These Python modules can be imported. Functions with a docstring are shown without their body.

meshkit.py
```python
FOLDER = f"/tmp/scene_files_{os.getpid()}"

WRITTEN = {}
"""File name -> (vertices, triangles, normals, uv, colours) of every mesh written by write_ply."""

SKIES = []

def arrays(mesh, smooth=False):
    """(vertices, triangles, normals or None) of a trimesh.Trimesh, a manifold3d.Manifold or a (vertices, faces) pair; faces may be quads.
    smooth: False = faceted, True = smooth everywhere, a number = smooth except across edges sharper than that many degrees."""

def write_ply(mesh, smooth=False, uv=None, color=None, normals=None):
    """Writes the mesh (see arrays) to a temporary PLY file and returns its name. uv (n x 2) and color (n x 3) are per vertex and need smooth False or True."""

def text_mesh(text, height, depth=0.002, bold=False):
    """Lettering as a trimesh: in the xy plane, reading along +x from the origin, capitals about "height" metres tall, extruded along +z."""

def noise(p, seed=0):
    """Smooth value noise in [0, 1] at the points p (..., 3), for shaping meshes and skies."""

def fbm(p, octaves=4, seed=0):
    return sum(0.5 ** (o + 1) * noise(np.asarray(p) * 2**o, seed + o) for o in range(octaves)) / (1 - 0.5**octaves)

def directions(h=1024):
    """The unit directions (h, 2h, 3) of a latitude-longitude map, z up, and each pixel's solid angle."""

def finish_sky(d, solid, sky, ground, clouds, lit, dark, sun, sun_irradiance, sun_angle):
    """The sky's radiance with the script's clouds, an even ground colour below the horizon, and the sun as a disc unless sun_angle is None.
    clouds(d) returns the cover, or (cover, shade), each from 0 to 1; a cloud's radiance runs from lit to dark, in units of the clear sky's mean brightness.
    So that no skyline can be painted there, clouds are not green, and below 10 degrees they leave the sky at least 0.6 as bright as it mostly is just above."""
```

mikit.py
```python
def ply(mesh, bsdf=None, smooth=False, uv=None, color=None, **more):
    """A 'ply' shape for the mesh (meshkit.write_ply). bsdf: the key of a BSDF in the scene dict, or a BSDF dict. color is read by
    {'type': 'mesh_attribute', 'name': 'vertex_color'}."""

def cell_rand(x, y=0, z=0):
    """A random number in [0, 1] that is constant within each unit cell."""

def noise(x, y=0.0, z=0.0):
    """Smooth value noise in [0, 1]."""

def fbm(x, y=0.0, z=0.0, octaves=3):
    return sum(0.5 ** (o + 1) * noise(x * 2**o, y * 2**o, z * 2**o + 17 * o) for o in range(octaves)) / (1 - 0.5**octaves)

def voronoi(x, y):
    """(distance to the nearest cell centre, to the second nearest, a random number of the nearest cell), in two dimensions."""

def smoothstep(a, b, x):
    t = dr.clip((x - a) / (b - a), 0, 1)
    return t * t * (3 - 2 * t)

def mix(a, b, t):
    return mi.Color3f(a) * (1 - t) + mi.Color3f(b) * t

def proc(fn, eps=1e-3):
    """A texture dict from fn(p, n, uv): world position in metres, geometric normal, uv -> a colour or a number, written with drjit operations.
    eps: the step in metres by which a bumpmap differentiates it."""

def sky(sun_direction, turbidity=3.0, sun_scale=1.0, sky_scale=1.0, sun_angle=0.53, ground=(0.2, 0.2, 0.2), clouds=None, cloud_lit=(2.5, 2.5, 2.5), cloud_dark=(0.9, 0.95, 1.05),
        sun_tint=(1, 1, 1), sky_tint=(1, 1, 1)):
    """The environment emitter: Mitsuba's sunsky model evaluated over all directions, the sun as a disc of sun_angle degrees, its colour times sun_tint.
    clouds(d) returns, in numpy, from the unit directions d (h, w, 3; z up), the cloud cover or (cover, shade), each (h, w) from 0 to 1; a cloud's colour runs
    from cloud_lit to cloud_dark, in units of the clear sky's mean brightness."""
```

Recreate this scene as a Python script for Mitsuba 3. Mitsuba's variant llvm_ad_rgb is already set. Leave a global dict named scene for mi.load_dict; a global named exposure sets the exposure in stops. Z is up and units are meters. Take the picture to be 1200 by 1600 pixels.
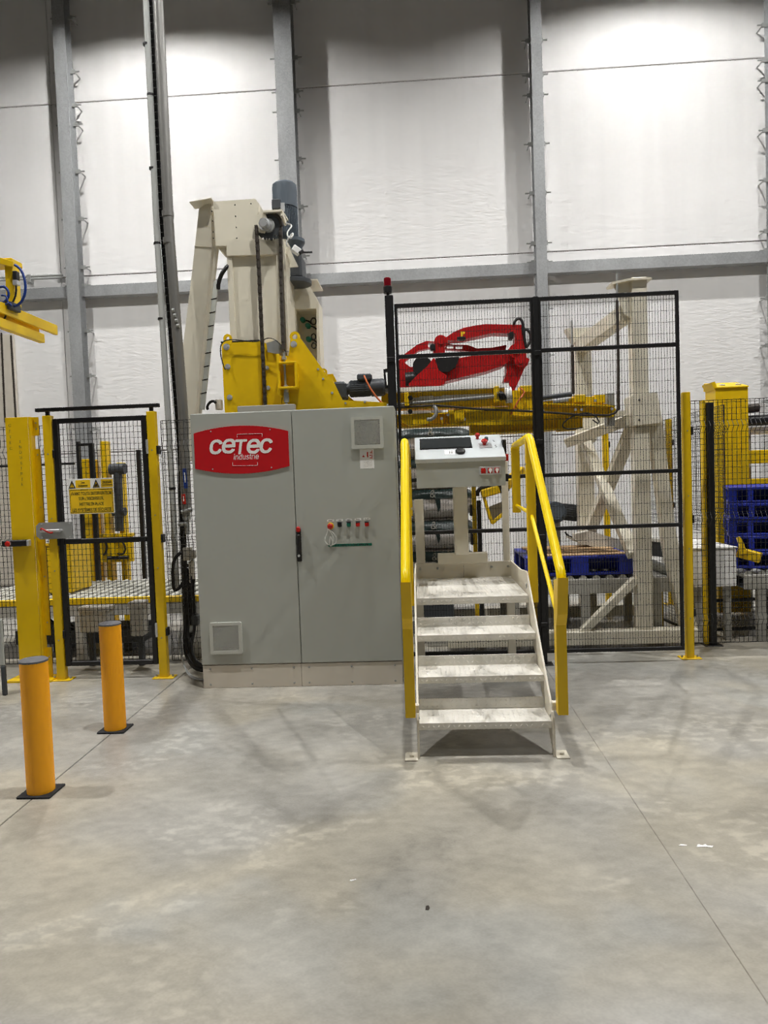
import math, random
import numpy as np, trimesh, mitsuba as mi, drjit as dr
import mikit, meshkit
from mikit import proc, noise, fbm, voronoi, smoothstep, mix
from shapely.geometry import Polygon, Point, box as sbox
from shapely import affinity, union_all

random.seed(7)
scene, labels = {}, {}
T4 = mi.ScalarTransform4f

# ------------------------------------------------------------------ camera, light, exposure
EYE = np.array([0.0, 0.0, 1.63])
FOCAL = 1110.0
YAW, PITCH, ROLL = 0.05245, 0.04556, 0.03608
exposure = -0.06
_f = np.array([-math.sin(YAW) * math.cos(PITCH), math.cos(YAW) * math.cos(PITCH), -math.sin(PITCH)])
_r0 = np.cross(_f, [0, 0, 1.0]); _r0 /= np.linalg.norm(_r0); _u0 = np.cross(_r0, _f)
RIGHT = _r0 * math.cos(ROLL) - _u0 * math.sin(ROLL)
UP = _u0 * math.cos(ROLL) + _r0 * math.sin(ROLL)
scene['camera'] = {'type': 'perspective', 'fov': math.degrees(2 * math.atan(600 / FOCAL)), 'fov_axis': 'x', 'near_clip': 0.05, 'far_clip': 200.0,
                   'to_world': T4().look_at(origin=EYE.tolist(), target=(EYE + _f).tolist(), up=UP.tolist())}
LAMPS = [(-4.0, 9.6, 9.8, 1.2), (4.0, 9.6, 9.8, 1.2), (-6.2, 3.8, 9.8, 1.9), (0.1, 3.8, 9.8, 1.5), (6.4, 3.8, 9.8, 1.6), (-4.0, -2.6, 9.8, .3), (4.0, -2.6, 9.8, .3)]
LAMP_RADIANCE = 2600.0


def lin(c):
    c = np.asarray(c, float) / 255.0
    return [float(x / 12.92 if x <= 0.04045 else ((x + 0.055) / 1.055) ** 2.4) for x in c]


def ray(px, py):
    return _f + RIGHT * (px - 600) / FOCAL - UP * (py - 800) / FOCAL


def F(px, py, Y):
    """The point at depth Y that stands at that place of the photograph."""
    d = ray(px, py)
    return EYE + d * (Y / d[1])


def xz(px, py, Y):
    p = F(px, py, Y)
    return (float(p[0]), float(p[2]))


def pz(points, Y):
    return [xz(x, y, Y) for x, y in points]


# ------------------------------------------------------------------ meshes
cat_ = trimesh.util.concatenate
CB_CACHE = {}


def cbox(x0, x1, y0, y1, z0, z1, b=0.004):
    """A box with chamfered edges."""
    lo, hi = np.array([min(x0, x1), min(y0, y1), min(z0, z1)]), np.array([max(x0, x1), max(y0, y1), max(z0, z1)])
    b = min(b, 0.45 * float((hi - lo).min()))
    if b <= 0:
        return bx(x0, x1, y0, y1, z0, z1)
    if 'c' not in CB_CACHE:
        pts, tag = [], []
        for s in np.ndindex(2, 2, 2):
            for k in range(3):
                p = np.array(s, float); q = np.ones(3); q[k] = 0
                pts.append(p + np.where(p > 0, -1, 1) * 0.1 * q); tag.append((s, q))
        h = trimesh.convex.convex_hull(np.array(pts))
        order = [int(np.argmin(((np.array(pts) - v) ** 2).sum(1))) for v in h.vertices]
        CB_CACHE['c'] = (tag, order, h.faces)
    tag, order, faces = CB_CACHE['c']
    v = []
    for i in order:
        s, q = tag[i]
        s = np.array(s)
        v.append(np.where(s > 0, hi - b * q, lo + b * q))
    return trimesh.Trimesh(np.array(v), faces, process=False)


BOXF = np.array([[0, 1, 3], [0, 3, 2], [4, 6, 7], [4, 7, 5], [0, 4, 5], [0, 5, 1], [2, 3, 7], [2, 7, 6], [0, 2, 6], [0, 6, 4], [1, 5, 7], [1, 7, 3]])


def bx(x0, x1, y0, y1, z0, z1):
    v = np.array([[x, y, z] for x in sorted((x0, x1)) for y in sorted((y0, y1)) for z in sorted((z0, z1))], float)
    return trimesh.Trimesh(v, BOXF, process=False)


def frame_of(d, up=(0, 0, 1.0)):
    d = np.asarray(d, float); d = d / np.linalg.norm(d)
    up = np.asarray(up, float)
    if abs(d @ up) > 0.98:
        up = np.array([0, 1.0, 0]) if abs(d[1]) < 0.9 else np.array([1.0, 0, 0])
    s = np.cross(d, up); s /= np.linalg.norm(s)
    return d, s, np.cross(s, d)


def bar(p, q, w, h, b=0.003, up=(0, 0, 1.0)):
    """A rectangular bar from p to q; w across (horizontal), h along up."""
    p, q = np.asarray(p, float), np.asarray(q, float)
    d, s, t = frame_of(q - p, up)
    L = np.linalg.norm(q - p)
    m = cbox(0, L, -w / 2, w / 2, -h / 2, h / 2, b)
    M = np.eye(4); M[:3, 0], M[:3, 1], M[:3, 2], M[:3, 3] = d, -s, t, p
    m.apply_transform(M)
    return m


def cyl(p, q, r, n=20, r2=None):
    p, q = np.asarray(p, float), np.asarray(q, float)
    r2 = r if r2 is None else r2
    d, s, t = frame_of(q - p)
    a = np.arange(n) * 2 * math.pi / n
    ring = np.cos(a)[:, None] * s + np.sin(a)[:, None] * t
    v = np.vstack([p + r * ring, q + r2 * ring, [p], [q]])
    i = np.arange(n); j = (i + 1) % n
    f = np.vstack([np.stack([i, j, j + n], 1), np.stack([i, j + n, i + n], 1), np.stack([j, i, i * 0 + 2 * n], 1), np.stack([i + n, j + n, i * 0 + 2 * n + 1], 1)])
    m = trimesh.Trimesh(v, f, process=False)
    if m.volume < 0:
        m.invert()
    return m


def spline(pts, n=40):
    pts = np.asarray(pts, float)
    if len(pts) < 3:
        return pts
    from scipy.interpolate import CubicSpline
    t = np.r_[0, np.cumsum(np.linalg.norm(np.diff(pts, axis=0), axis=1))]
    return CubicSpline(t, pts)(np.linspace(0, t[-1], n))


def rounded(pts, r=0.06, n=6):
    """The polyline with its corners rounded."""
    pts = [np.asarray(p, float) for p in pts]
    out = [pts[0]]
    for a, b, c in zip(pts, pts[1:], pts[2:]):
        u, v = a - b, c - b
        k = min(r, 0.45 * np.linalg.norm(u), 0.45 * np.linalg.norm(v))
        p0, p2 = b + u / np.linalg.norm(u) * k, b + v / np.linalg.norm(v) * k
        for t in np.linspace(0, 1, n):
            out.append((1 - t) ** 2 * p0 + 2 * t * (1 - t) * b + t * t * p2)
    out.append(pts[-1])
    return np.array(out)


def tube(pts, r, n=10, closed=False, cap='flat'):
    pts = np.asarray(pts, float)
    if cap == 'round':
        e = pts[0] - pts[1]; e /= np.linalg.norm(e); g = pts[-1] - pts[-2]; g /= np.linalg.norm(g)
        ph = np.radians([75, 50, 25])
        head = [pts[0] + e * r * math.sin(x) for x in ph]; tail = [pts[-1] + g * r * math.sin(x) for x in ph[::-1]]
        rad = np.r_[r * np.cos(ph), np.full(len(pts), r), r * np.cos(ph[::-1])]
        pts = np.vstack([head, pts, tail])
    else:
        rad = np.full(len(pts), r)
    tan = np.gradient(pts, axis=0); tan /= np.maximum(np.linalg.norm(tan, axis=1, keepdims=True), 1e-12)
    _, s, t = frame_of(tan[0])
    rings = []
    a = np.arange(n) * 2 * math.pi / n
    for k, (p, d) in enumerate(zip(pts, tan)):
        s = s - d * (s @ d); s /= np.linalg.norm(s); t = np.cross(d, s)
        rings.append(p + rad[k] * (np.cos(a)[:, None] * s + np.sin(a)[:, None] * t))
    v = np.vstack(rings + [[pts[0]], [pts[-1]]])
    m = len(pts); i = np.arange(n); j = (i + 1) % n; f = []
    for k in range(m - 1):
        f += [np.stack([k * n + i, k * n + j, (k + 1) * n + j], 1), np.stack([k * n + i, (k + 1) * n + j, (k + 1) * n + i], 1)]
    f += [np.stack([j, i, i * 0 + m * n], 1), np.stack([(m - 1) * n + i, (m - 1) * n + j, i * 0 + m * n + 1], 1)]
    mesh = trimesh.Trimesh(v, np.vstack(f), process=False)
    if mesh.volume < 0:
        mesh.invert()
    return mesh


def prism(poly, y0, y1, holes=None):
    """A polygon of (X, Z) points, extruded from depth y0 to y1."""
    g = poly if hasattr(poly, 'geoms') or hasattr(poly, 'exterior') else Polygon(poly).buffer(0)
    for h in holes or ():
        g = g.difference(h if hasattr(h, 'exterior') else Polygon(h))
    parts = []
    for q in getattr(g, 'geoms', [g]):
        m = trimesh.creation.extrude_polygon(q, abs(y1 - y0), engine='earcut')
        v = m.vertices
        m.vertices = np.stack([v[:, 0], max(y0, y1) - v[:, 2], v[:, 1]], 1)
        parts.append(m)
    return cat_(parts)


def side_prism(poly, x0, x1):
    """A polygon of (Y, Z) points, extruded from x0 to x1."""
    m = prism(poly, x0, x1)
    v = m.vertices
    m.vertices = np.stack([v[:, 1], v[:, 0], v[:, 2]], 1)
    m.invert()
    return m


def lathe(prof, center, n=28, axis='z'):
    m = trimesh.creation.revolve(np.asarray(prof, float), sections=n)
    if m.volume < 0:
        m.invert()
    if axis == 'y':   # pointing towards the camera (-Y)
        v = m.vertices; m.vertices = np.stack([v[:, 0], -v[:, 2], v[:, 1]], 1)
    m.apply_translation(center)
    return m


def rods(P, Q, r):
    """Many thin four-sided wires."""
    P, Q = np.atleast_2d(P).astype(float), np.atleast_2d(Q).astype(float)
    d = Q - P; d /= np.linalg.norm(d, axis=1, keepdims=True)
    up = np.where(np.abs(d[:, 2:]) > 0.9, [[0, 1.0, 0]], [[0, 0, 1.0]])
    s = np.cross(d, up); s /= np.linalg.norm(s, axis=1, keepdims=True); t = np.cross(s, d)
    c = [s + t, -s + t, -s - t, s - t]
    v = np.stack([P + r * .8 * k for k in c] + [Q + r * .8 * k for k in c], 1).reshape(-1, 3)
    base = np.array([[0, 1, 5], [0, 5, 4], [1, 2, 6], [1, 6, 5], [2, 3, 7], [2, 7, 6], [3, 0, 4], [3, 4, 7], [0, 2, 1], [0, 3, 2], [4, 5, 6], [4, 6, 7]])
    f = (np.arange(len(P))[:, None, None] * 8 + base).reshape(-1, 3)
    m = trimesh.Trimesh(v, f, process=False)
    if m.volume < 0:
        m.invert()
    return m


def wires(a, b, z0, z1, du, dz, r=0.002, folds=(), fold_depth=0.03):
    """A welded wire panel standing between the floor points a and b (x, y)."""
    a, b = np.array([*a, 0.0]), np.array([*b, 0.0])
    L = np.linalg.norm(b - a); e = (b - a) / L; nrm = np.array([e[1], -e[0], 0])
    us = np.arange(0.5 * ((L / du) % 1) * du, L + 1e-6, du)
    zk = [(z0, 0.0)]
    for zf in folds:
        zk += [(zf - 0.05, 0), (zf, fold_depth), (zf + 0.05, 0)]
    zk.append((z1, 0.0))
    P, Q = [], []
    for (za, oa), (zb, ob) in zip(zk, zk[1:]):
        for u in us:
            P.append(a + e * u + nrm * oa + [0, 0, za]); Q.append(a + e * u + nrm * ob + [0, 0, zb])
    zs = list(np.arange(z0, z1 + 1e-6, dz)) + [zf for zf in folds] + [zf + s for zf in folds for s in (-.05, .05)]
    for z in zs:
        o = 0.0
        for zf in folds:
            if abs(z - zf) < 0.05:
                o = fold_depth * (1 - abs(z - zf) / 0.05)
        P.append(a + nrm * o + [0, 0, z]); Q.append(b + nrm * o + [0, 0, z])
    return rods(np.array(P), np.array(Q), r)


def text(t, height, center, Y, bold=False, shear=0.0, width=None, depth=0.002):
    m = meshkit.text_mesh(t, height, depth, bold)
    v = m.vertices.copy()
    v[:, 0] += shear * v[:, 1]
    if width:
        v[:, 0] *= width / np.ptp(v[:, 0])
    c = (v.min(0) + v.max(0)) / 2
    v[:, 0] -= c[0]; v[:, 1] -= c[1]
    m.vertices = np.stack([center[0] + v[:, 0], Y - v[:, 2], center[1] + v[:, 1]], 1)
    return m


def blob(center, size, power=3.0, n=3, seed=0, amp=0.0):
    """A rounded, cushion-like body."""
    m = trimesh.creation.icosphere(subdivisions=n)
    v = m.vertices
    k = (np.abs(v) ** power).sum(1) ** (1 / power)
    v = v / k[:, None]
    if amp:
        v = v * (1 + amp * (meshkit.fbm(v * 2.3 + seed * 11.3) - 0.5))[:, None]
    m.vertices = v * np.asarray(size) / 2 + np.asarray(center)
    return m


# ------------------------------------------------------------------ naming
def numbered(key):
    def taken(k):
        return k in scene or k in labels or any(q.startswith(k + '__') for q in KEYS)
    if not taken(key):
        return key
    i = 1
    while taken(f'{key}_{i:03d}'):
        i += 1
    return f'{key}_{i:03d}'


KEYS = set()


def put(key, mesh, m, smooth=False, **more):
    key = numbered(key)
    scene[key] = mikit.ply(mesh, m, smooth=smooth, **more) if not isinstance(mesh, dict) else mesh
    KEYS.add(key)
    return key


def describe(key, label, cat, group=None, kind=None):
    labels[key] = {'label': label}
    if cat: labels[key]['category'] = cat
    if group: labels[key]['group'] = group
    if kind: labels[key]['kind'] = kind


def thing(name, label, cat, group=None, kind=None):
    key = numbered(name)
    describe(key, label, cat, group, kind)
    KEYS.add(key + '__')
    return key


def single(name, mesh, m, label, cat, group=None, kind=None, smooth=False):
    key = put(name, mesh, m, smooth)
    describe(key, label, cat, group, kind)
    return key


def part(parent, name, mesh, m, smooth=False, label=None, kind=None):
    key = put(f'{parent}__{name}', mesh, m, smooth)
    if label or kind:
        labels[key] = {}
        if label: labels[key]['label'] = label
        if kind: labels[key]['kind'] = kind
    return key


# ------------------------------------------------------------------ materials
def paint(name, rgb, rough=0.4, spec=0.5, metallic=0.0, **k):
    col = {'type': 'rgb', 'value': lin(rgb)} if not callable(rgb) else proc(rgb)
    scene[name] = {'type': 'twosided', 'bsdf': {'type': 'principled', 'base_color': col, 'roughness': rough, 'specular': spec, 'metallic': metallic, **k}}
    return name


M_CAB = paint('mat_cabinet_grey', (170, 173, 166), 0.45)
M_CABL = paint('mat_vent_grey', (184, 186, 178), 0.5)
M_CREAM = paint('mat_cream', (216, 210, 192), 0.4)
M_PLINTH = paint('mat_plinth', (208, 201, 188), 0.45)
M_YEL = paint('mat_yellow', (222, 184, 2), 0.4)
M_RAIL = paint('mat_rail_yellow', (244, 212, 0), 0.22)
M_BOLL = paint('mat_bollard', (250, 170, 4), 0.45)
M_BLACK = paint('mat_black', (15, 15, 16), 0.45)
M_WIRE = paint('mat_wire', (17, 17, 18), 0.5)
M_RUB = paint('mat_rubber', (42, 43, 46), 0.7, 0.3)
M_CAP = paint('mat_bollard_cap', (92, 92, 96), 0.6)
M_RED = paint('mat_red', (168, 14, 17), 0.35)
M_SIGNRED = paint('mat_sign_red', (193, 22, 30), 0.35)
M_LRED = paint('mat_button_red', (180, 26, 20), 0.3)
M_BLUE = paint('mat_pallet_blue', (18, 38, 146), 0.45)
M_HOSE = paint('mat_hose_blue', (18, 52, 128), 0.4)
M_WHITE = paint('mat_white', (236, 236, 234), 0.5)
M_LID = paint('mat_lid', (198, 204, 206), 0.3)
M_SILVER = paint('mat_silver', (200, 202, 203), 0.35, 0.5, 0.5)
M_STEEL = paint('mat_steel', (158, 160, 158), 0.4, 0.5, 0.3)
M_PIPE = paint('mat_pipe', (128, 127, 124), 0.38, 0.5, 0.45)
M_COND = paint('mat_conduit', (170, 172, 170), 0.5)
M_CHAIN = paint('mat_chain', (62, 56, 50), 0.5, 0.5, 0.4)
M_MOTOR = paint('mat_motor', (78, 88, 98), 0.5)
M_DARKM = paint('mat_dark_machine', (58, 62, 66), 0.5)
M_SCREEN = paint('mat_screen', (40, 44, 46), 0.14, 0.6)
M_GREEN = paint('mat_green', (16, 104, 84), 0.4)
M_DGREEN = paint('mat_bag_green', (20, 40, 39), 0.4)
M_BAG = paint('mat_bag', (192, 188, 186), 0.45)
M_ORANGE = paint('mat_orange', (206, 106, 52), 0.5)
M_SIGNY = paint('mat_sign_yellow', (238, 196, 28), 0.45)
M_LENS = paint('mat_lens', (112, 14, 26), 0.15)
M_ROLL = paint('mat_roller', (206, 206, 196), 0.35, 0.5, 0.3)
M_GBOX = paint('mat_guard_box', (190, 187, 178), 0.5)
M_FRAMEG = paint('mat_conveyor_grey', (168, 166, 158), 0.45)


def galva(p, n, uv):
    a, b, w = voronoi(p.x * 45 + p.y * 31, p.z * 45)
    s = fbm(p.x * 3 + p.y * 3, p.z * 1.2, 3.0)
    v = 0.22 + 0.05 * w + 0.14 * s
    return mi.Color3f(v * 0.97, v * 1.0, v * 1.02)


M_GALV = paint('mat_galvanised', galva, 0.5, 0.5, 0.25)


def concrete(p, n, uv):
    x, y = p.x, p.y
    wx, wy = x + 0.5 * (fbm(x * 1.1, y * 1.1, 5.0) - .5), y + 0.5 * (fbm(x * 1.1 + 9, y * 1.1, 2.0) - .5)
    big = fbm(wx * 0.8, wy * 1.0, 1.0, 4)
    mid = fbm(wx * 3.1, wy * 4.2, 4.0, 5)
    fine = fbm(x * 17 + 2 * mid, y * 25 + 2 * mid, 2.0, 4)
    grain = noise(x * 140, y * 170, 1.0)
    warm = smoothstep(.36, .66, fbm(wx * .8 + 7, wy * 1.1, 8.0, 3))
    cool = smoothstep(.52, .75, fbm(wx * 1.3 + 17, wy * 1.6, 14.0, 3))
    v = 0.328 + 0.13 * (big - .5) + 0.15 * (mid - .5) + 0.10 * (fine - .5) + 0.03 * (grain - .5)
    pale = smoothstep(.54, .70, fbm(wx * 1.9 + 3, wy * 2.8, 12.0, 5))
    v = v + 0.05 * pale * (.35 + smoothstep(.45, .7, fine))
    base = mix(mi.Color3f(v * 1.015, v * .985, v * .90), mi.Color3f(v * 1.06, v * .985, v * .81), warm)
    return mix(base, mi.Color3f(v * .96, v * .965, v * .91), cool * .7)


def concrete_rough(p, n, uv):
    return 0.24 + 0.25 * fbm(p.x * 1.7, p.y * 2.6, 3.0, 3)


scene['mat_concrete'] = {'type': 'twosided', 'bsdf': {'type': 'principled', 'base_color': proc(concrete), 'roughness': proc(concrete_rough), 'specular': 0.45}}
paint('mat_joint', (66, 64, 60), 0.8, 0.2)


def wall_color(p, n, uv):
    s = fbm(p.x * 7, p.z * .35, 2.0, 3)
    v = 0.80 + .05 * (s - .5)
    return mi.Color3f(v * 1.0, v * 0.992, v * 0.985)


def wall_bump(p, n, uv):
    k = noise(p.x * 17, p.z * 46, 3.0) + .6 * noise(p.x * 37, p.z * 80, 9.0)
    return 0.0036 * smoothstep(.35, 1.3, k)


scene['mat_wall_panel'] = {'type': 'twosided', 'bsdf': {'type': 'bumpmap', 'arbitrary': proc(wall_bump, 0.004), 'scale': 1.0,
                           'bsdf': {'type': 'principled', 'base_color': proc(wall_color), 'roughness': 0.5, 'specular': 0.4}}}
paint('mat_wall_plain', (96, 95, 94), 0.7, 0.3)
paint('mat_gap', (120, 118, 114), 0.8, 0.2)


def tread_color(p, n, uv):
    w = smoothstep(.42, .75, fbm(p.x * 6, p.y * 9, p.z * 5, 4))
    d = smoothstep(.62, .75, noise(p.x * 60, p.y * 60, p.z * 40))
    v = 0.72 - .10 * w - .12 * d * w
    return mi.Color3f(v, v * .975, v * .90)


paint('mat_tread', tread_color, 0.4)


def worn_cream(p, n, uv):
    w = smoothstep(.55, .8, fbm(p.x * 9, p.y * 9, p.z * 9, 4))
    v = 1 - .14 * w
    c = lin((214, 208, 192))
    return mi.Color3f(c[0] * v, c[1] * v, c[2] * v)


M_STAIR = paint('mat_stair', worn_cream, 0.45)


def wood_color(p, n, uv):
    g = fbm(p.x * 4, p.y * 60, p.z * 20, 3)
    return mix(mi.Color3f(.36, .22, .11), mi.Color3f(.52, .36, .2), g)


paint('mat_wood', wood_color, 0.6, 0.3)
scene['mat_clear'] = {'type': 'thindielectric', 'int_ior': 1.45}

# ------------------------------------------------------------------ room shell
WALL_Y = 12.0
X_L, X_R, Y_B, Z_C = -14.0, 14.0, -9.0, 11.4
fl = thing('floor', 'polished grey concrete floor cut into slabs by thin straight joints', None, kind='structure')
xs, ys = [X_L, -8.36, -5.24, -2.12, 1.0, 4.12, 7.24, 10.4, X_R], [Y_B, -2.4, 9.2, WALL_Y + .3]
J = 0.0035
for xa, xb in zip(xs, xs[1:]):
    for ya, yb in zip(ys, ys[1:]):
        part(fl, 'slab', cbox(xa + (J if xa != 1.0 else .0005), xb - (J if xb != 1.0 else .0005), ya + J, yb - J, -0.12, 0.0, 0.002), 'mat_concrete')
part(fl, 'joint_filler', bx(X_L, X_R, Y_B, WALL_Y + .3, -0.14, -0.012), 'mat_joint')

wb = thing('wall_back', 'white textured insulated panel wall behind the machines', None, kind='structure')
zj = [-0.05, 2.27, xz(600, 407, WALL_Y)[1], xz(600, 129, WALL_Y)[1], Z_C]
xj = [X_L, -10.0, -6.0, -2.1, 2.0, 6.0, 10.0, X_R]
for xa, xb in zip(xj, xj[1:]):
    for za, zb in zip(zj, zj[1:]):
        part(wb, 'panel', cbox(xa + .004, xb - .004, WALL_Y, WALL_Y + .1, za + .008, zb - .008, 0.006), 'mat_wall_panel')
part(wb, 'backing', bx(X_L, X_R, WALL_Y + .03, WALL_Y + .2, -0.1, Z_C), 'mat_gap')
for nm, m in (('wall_left', bx(X_L - .2, X_L, Y_B, WALL_Y, -.1, Z_C)), ('wall_right', bx(X_R, X_R + .2, Y_B, WALL_Y, -.1, Z_C)), ('wall_rear', bx(X_L, X_R, Y_B - .2, Y_B, -.1, Z_C))):
    single(nm, m, 'mat_wall_plain', 'plain pale hall wall outside the view', None, kind='structure')
single('ceiling', bx(X_L, X_R, Y_B, WALL_Y, Z_C, Z_C + .2), 'mat_wall_plain', 'pale hall ceiling above the view', None, kind='structure')

# high-bay lamps under the ceiling
for x, y, z, k in LAMPS:
    t = thing('high_bay_lamp', 'round high-bay lamp hanging above the hall, out of view', 'lamp', 'high-bay lamps under the ceiling')
    part(t, 'housing', lathe([(0.0, .30), (.07, .30), (.09, .12), (.22, .06), (.27, -.065), (.262, -.065), (.21, .05), (0, .055)], (x, y, z)), M_DARKM, 40)
    part(t, 'rod', cyl((x, y, z + .29), (x, y, Z_C), .012, 8), M_STEEL, 40)
    d = trimesh.creation.cylinder(radius=.10, height=.008, sections=28); d.apply_translation((x, y, z + .02))
    key = part(t, 'diffuser', d, M_WHITE)
    scene[key]['emitter'] = {'type': 'area', 'radiance': {'type': 'rgb', 'value': [LAMP_RADIANCE * k * c for c in (1.0, .985, .955)]}}

# steel columns and girder rail along the wall
COL_F = 11.58
COL_SPEC = [(97, .10, 11.60, 11.82), (445, .14, 11.54, 11.84), (840, .085, 11.60, 11.82), (1218, .10, 11.60, 11.82)]
col_x = [F(u, 150 if u < 1000 else 300, f)[0] for u, w, f, b in COL_SPEC]
col_names = ['galvanised steel column nearest the left edge of the wall', 'galvanised steel column rising behind the motor on the tall cream mast',
             'galvanised steel column behind the tall black mesh fence', 'galvanised steel column at the right edge of the wall']
bracket_z = [xz(845, y, COL_F)[1] for y in (-40, 50, 105, 137, 215, 293, 373, 403, 478, 552, 640)]
for i, cx in enumerate(col_x):
    _, cw, cf, cb = COL_SPEC[i]
    t = thing('steel_column', col_names[i], 'column', kind='thing')
    part(t, 'flange', bx(cx - cw, cx + cw, cf, cf + .014, 0, Z_C - .002), M_GALV)
    part(t, 'web', bx(cx - .005, cx + .005, cf + .013, cb - .013, 0, Z_C - .002), M_GALV)
    part(t, 'flange', bx(cx - cw, cx + cw, cb - .014, cb, 0, Z_C - .002), M_GALV)
    part(t, 'base_plate', bx(cx - cw - .05, cx + cw + .05, cf - .05, cb + .05, 0, .025), M_GALV)
    for z in bracket_z:
        for e in (-1, 1):
            m = cat_([bx(cx + e * (cw - .03), cx + e * (cw + .05), cb - .04, cb - .01, z - .03, z + .03), cyl((cx + e * (cw + .035), cb - .02, z), (cx + e * (cw + .035), WALL_Y - .002, z), .011, 6),
                      cyl((cx + e * cw, cb - .03, z), (cx + e * (cw + .12), cb - .03, z), .012, 6)])
            part(t, 'bracket', m, M_STEEL)
gz = xz(600, 431, WALL_Y - .22)[1]
edges = [X_L] + [c for c in col_x] + [X_R]
glab = ['left of the first column', 'between the first two columns, behind the cream mast', 'between the second and third columns, above the red robot', 'above the right-hand pallet lift', 'beyond the last column']
for i, (a, b) in enumerate(zip(edges, edges[1:])):
    if i == 4: continue
    a2, b2 = (a + COL_SPEC[i - 1][1] * .6 if i else a), b - COL_SPEC[i][1] * .6
    m = cat_([bx(a2, b2, WALL_Y - .22, WALL_Y - .214, gz - .09, gz + .09), bx(a2, b2, WALL_Y - .22, WALL_Y - .05, gz + .084, gz + .09), bx(a2, b2, WALL_Y - .22, WALL_Y - .05, gz - .09, gz - .084)])
    single('wall_girder', m, M_GALV, 'galvanised steel girder rail ' + glab[i], 'girder', kind='thing')
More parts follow.
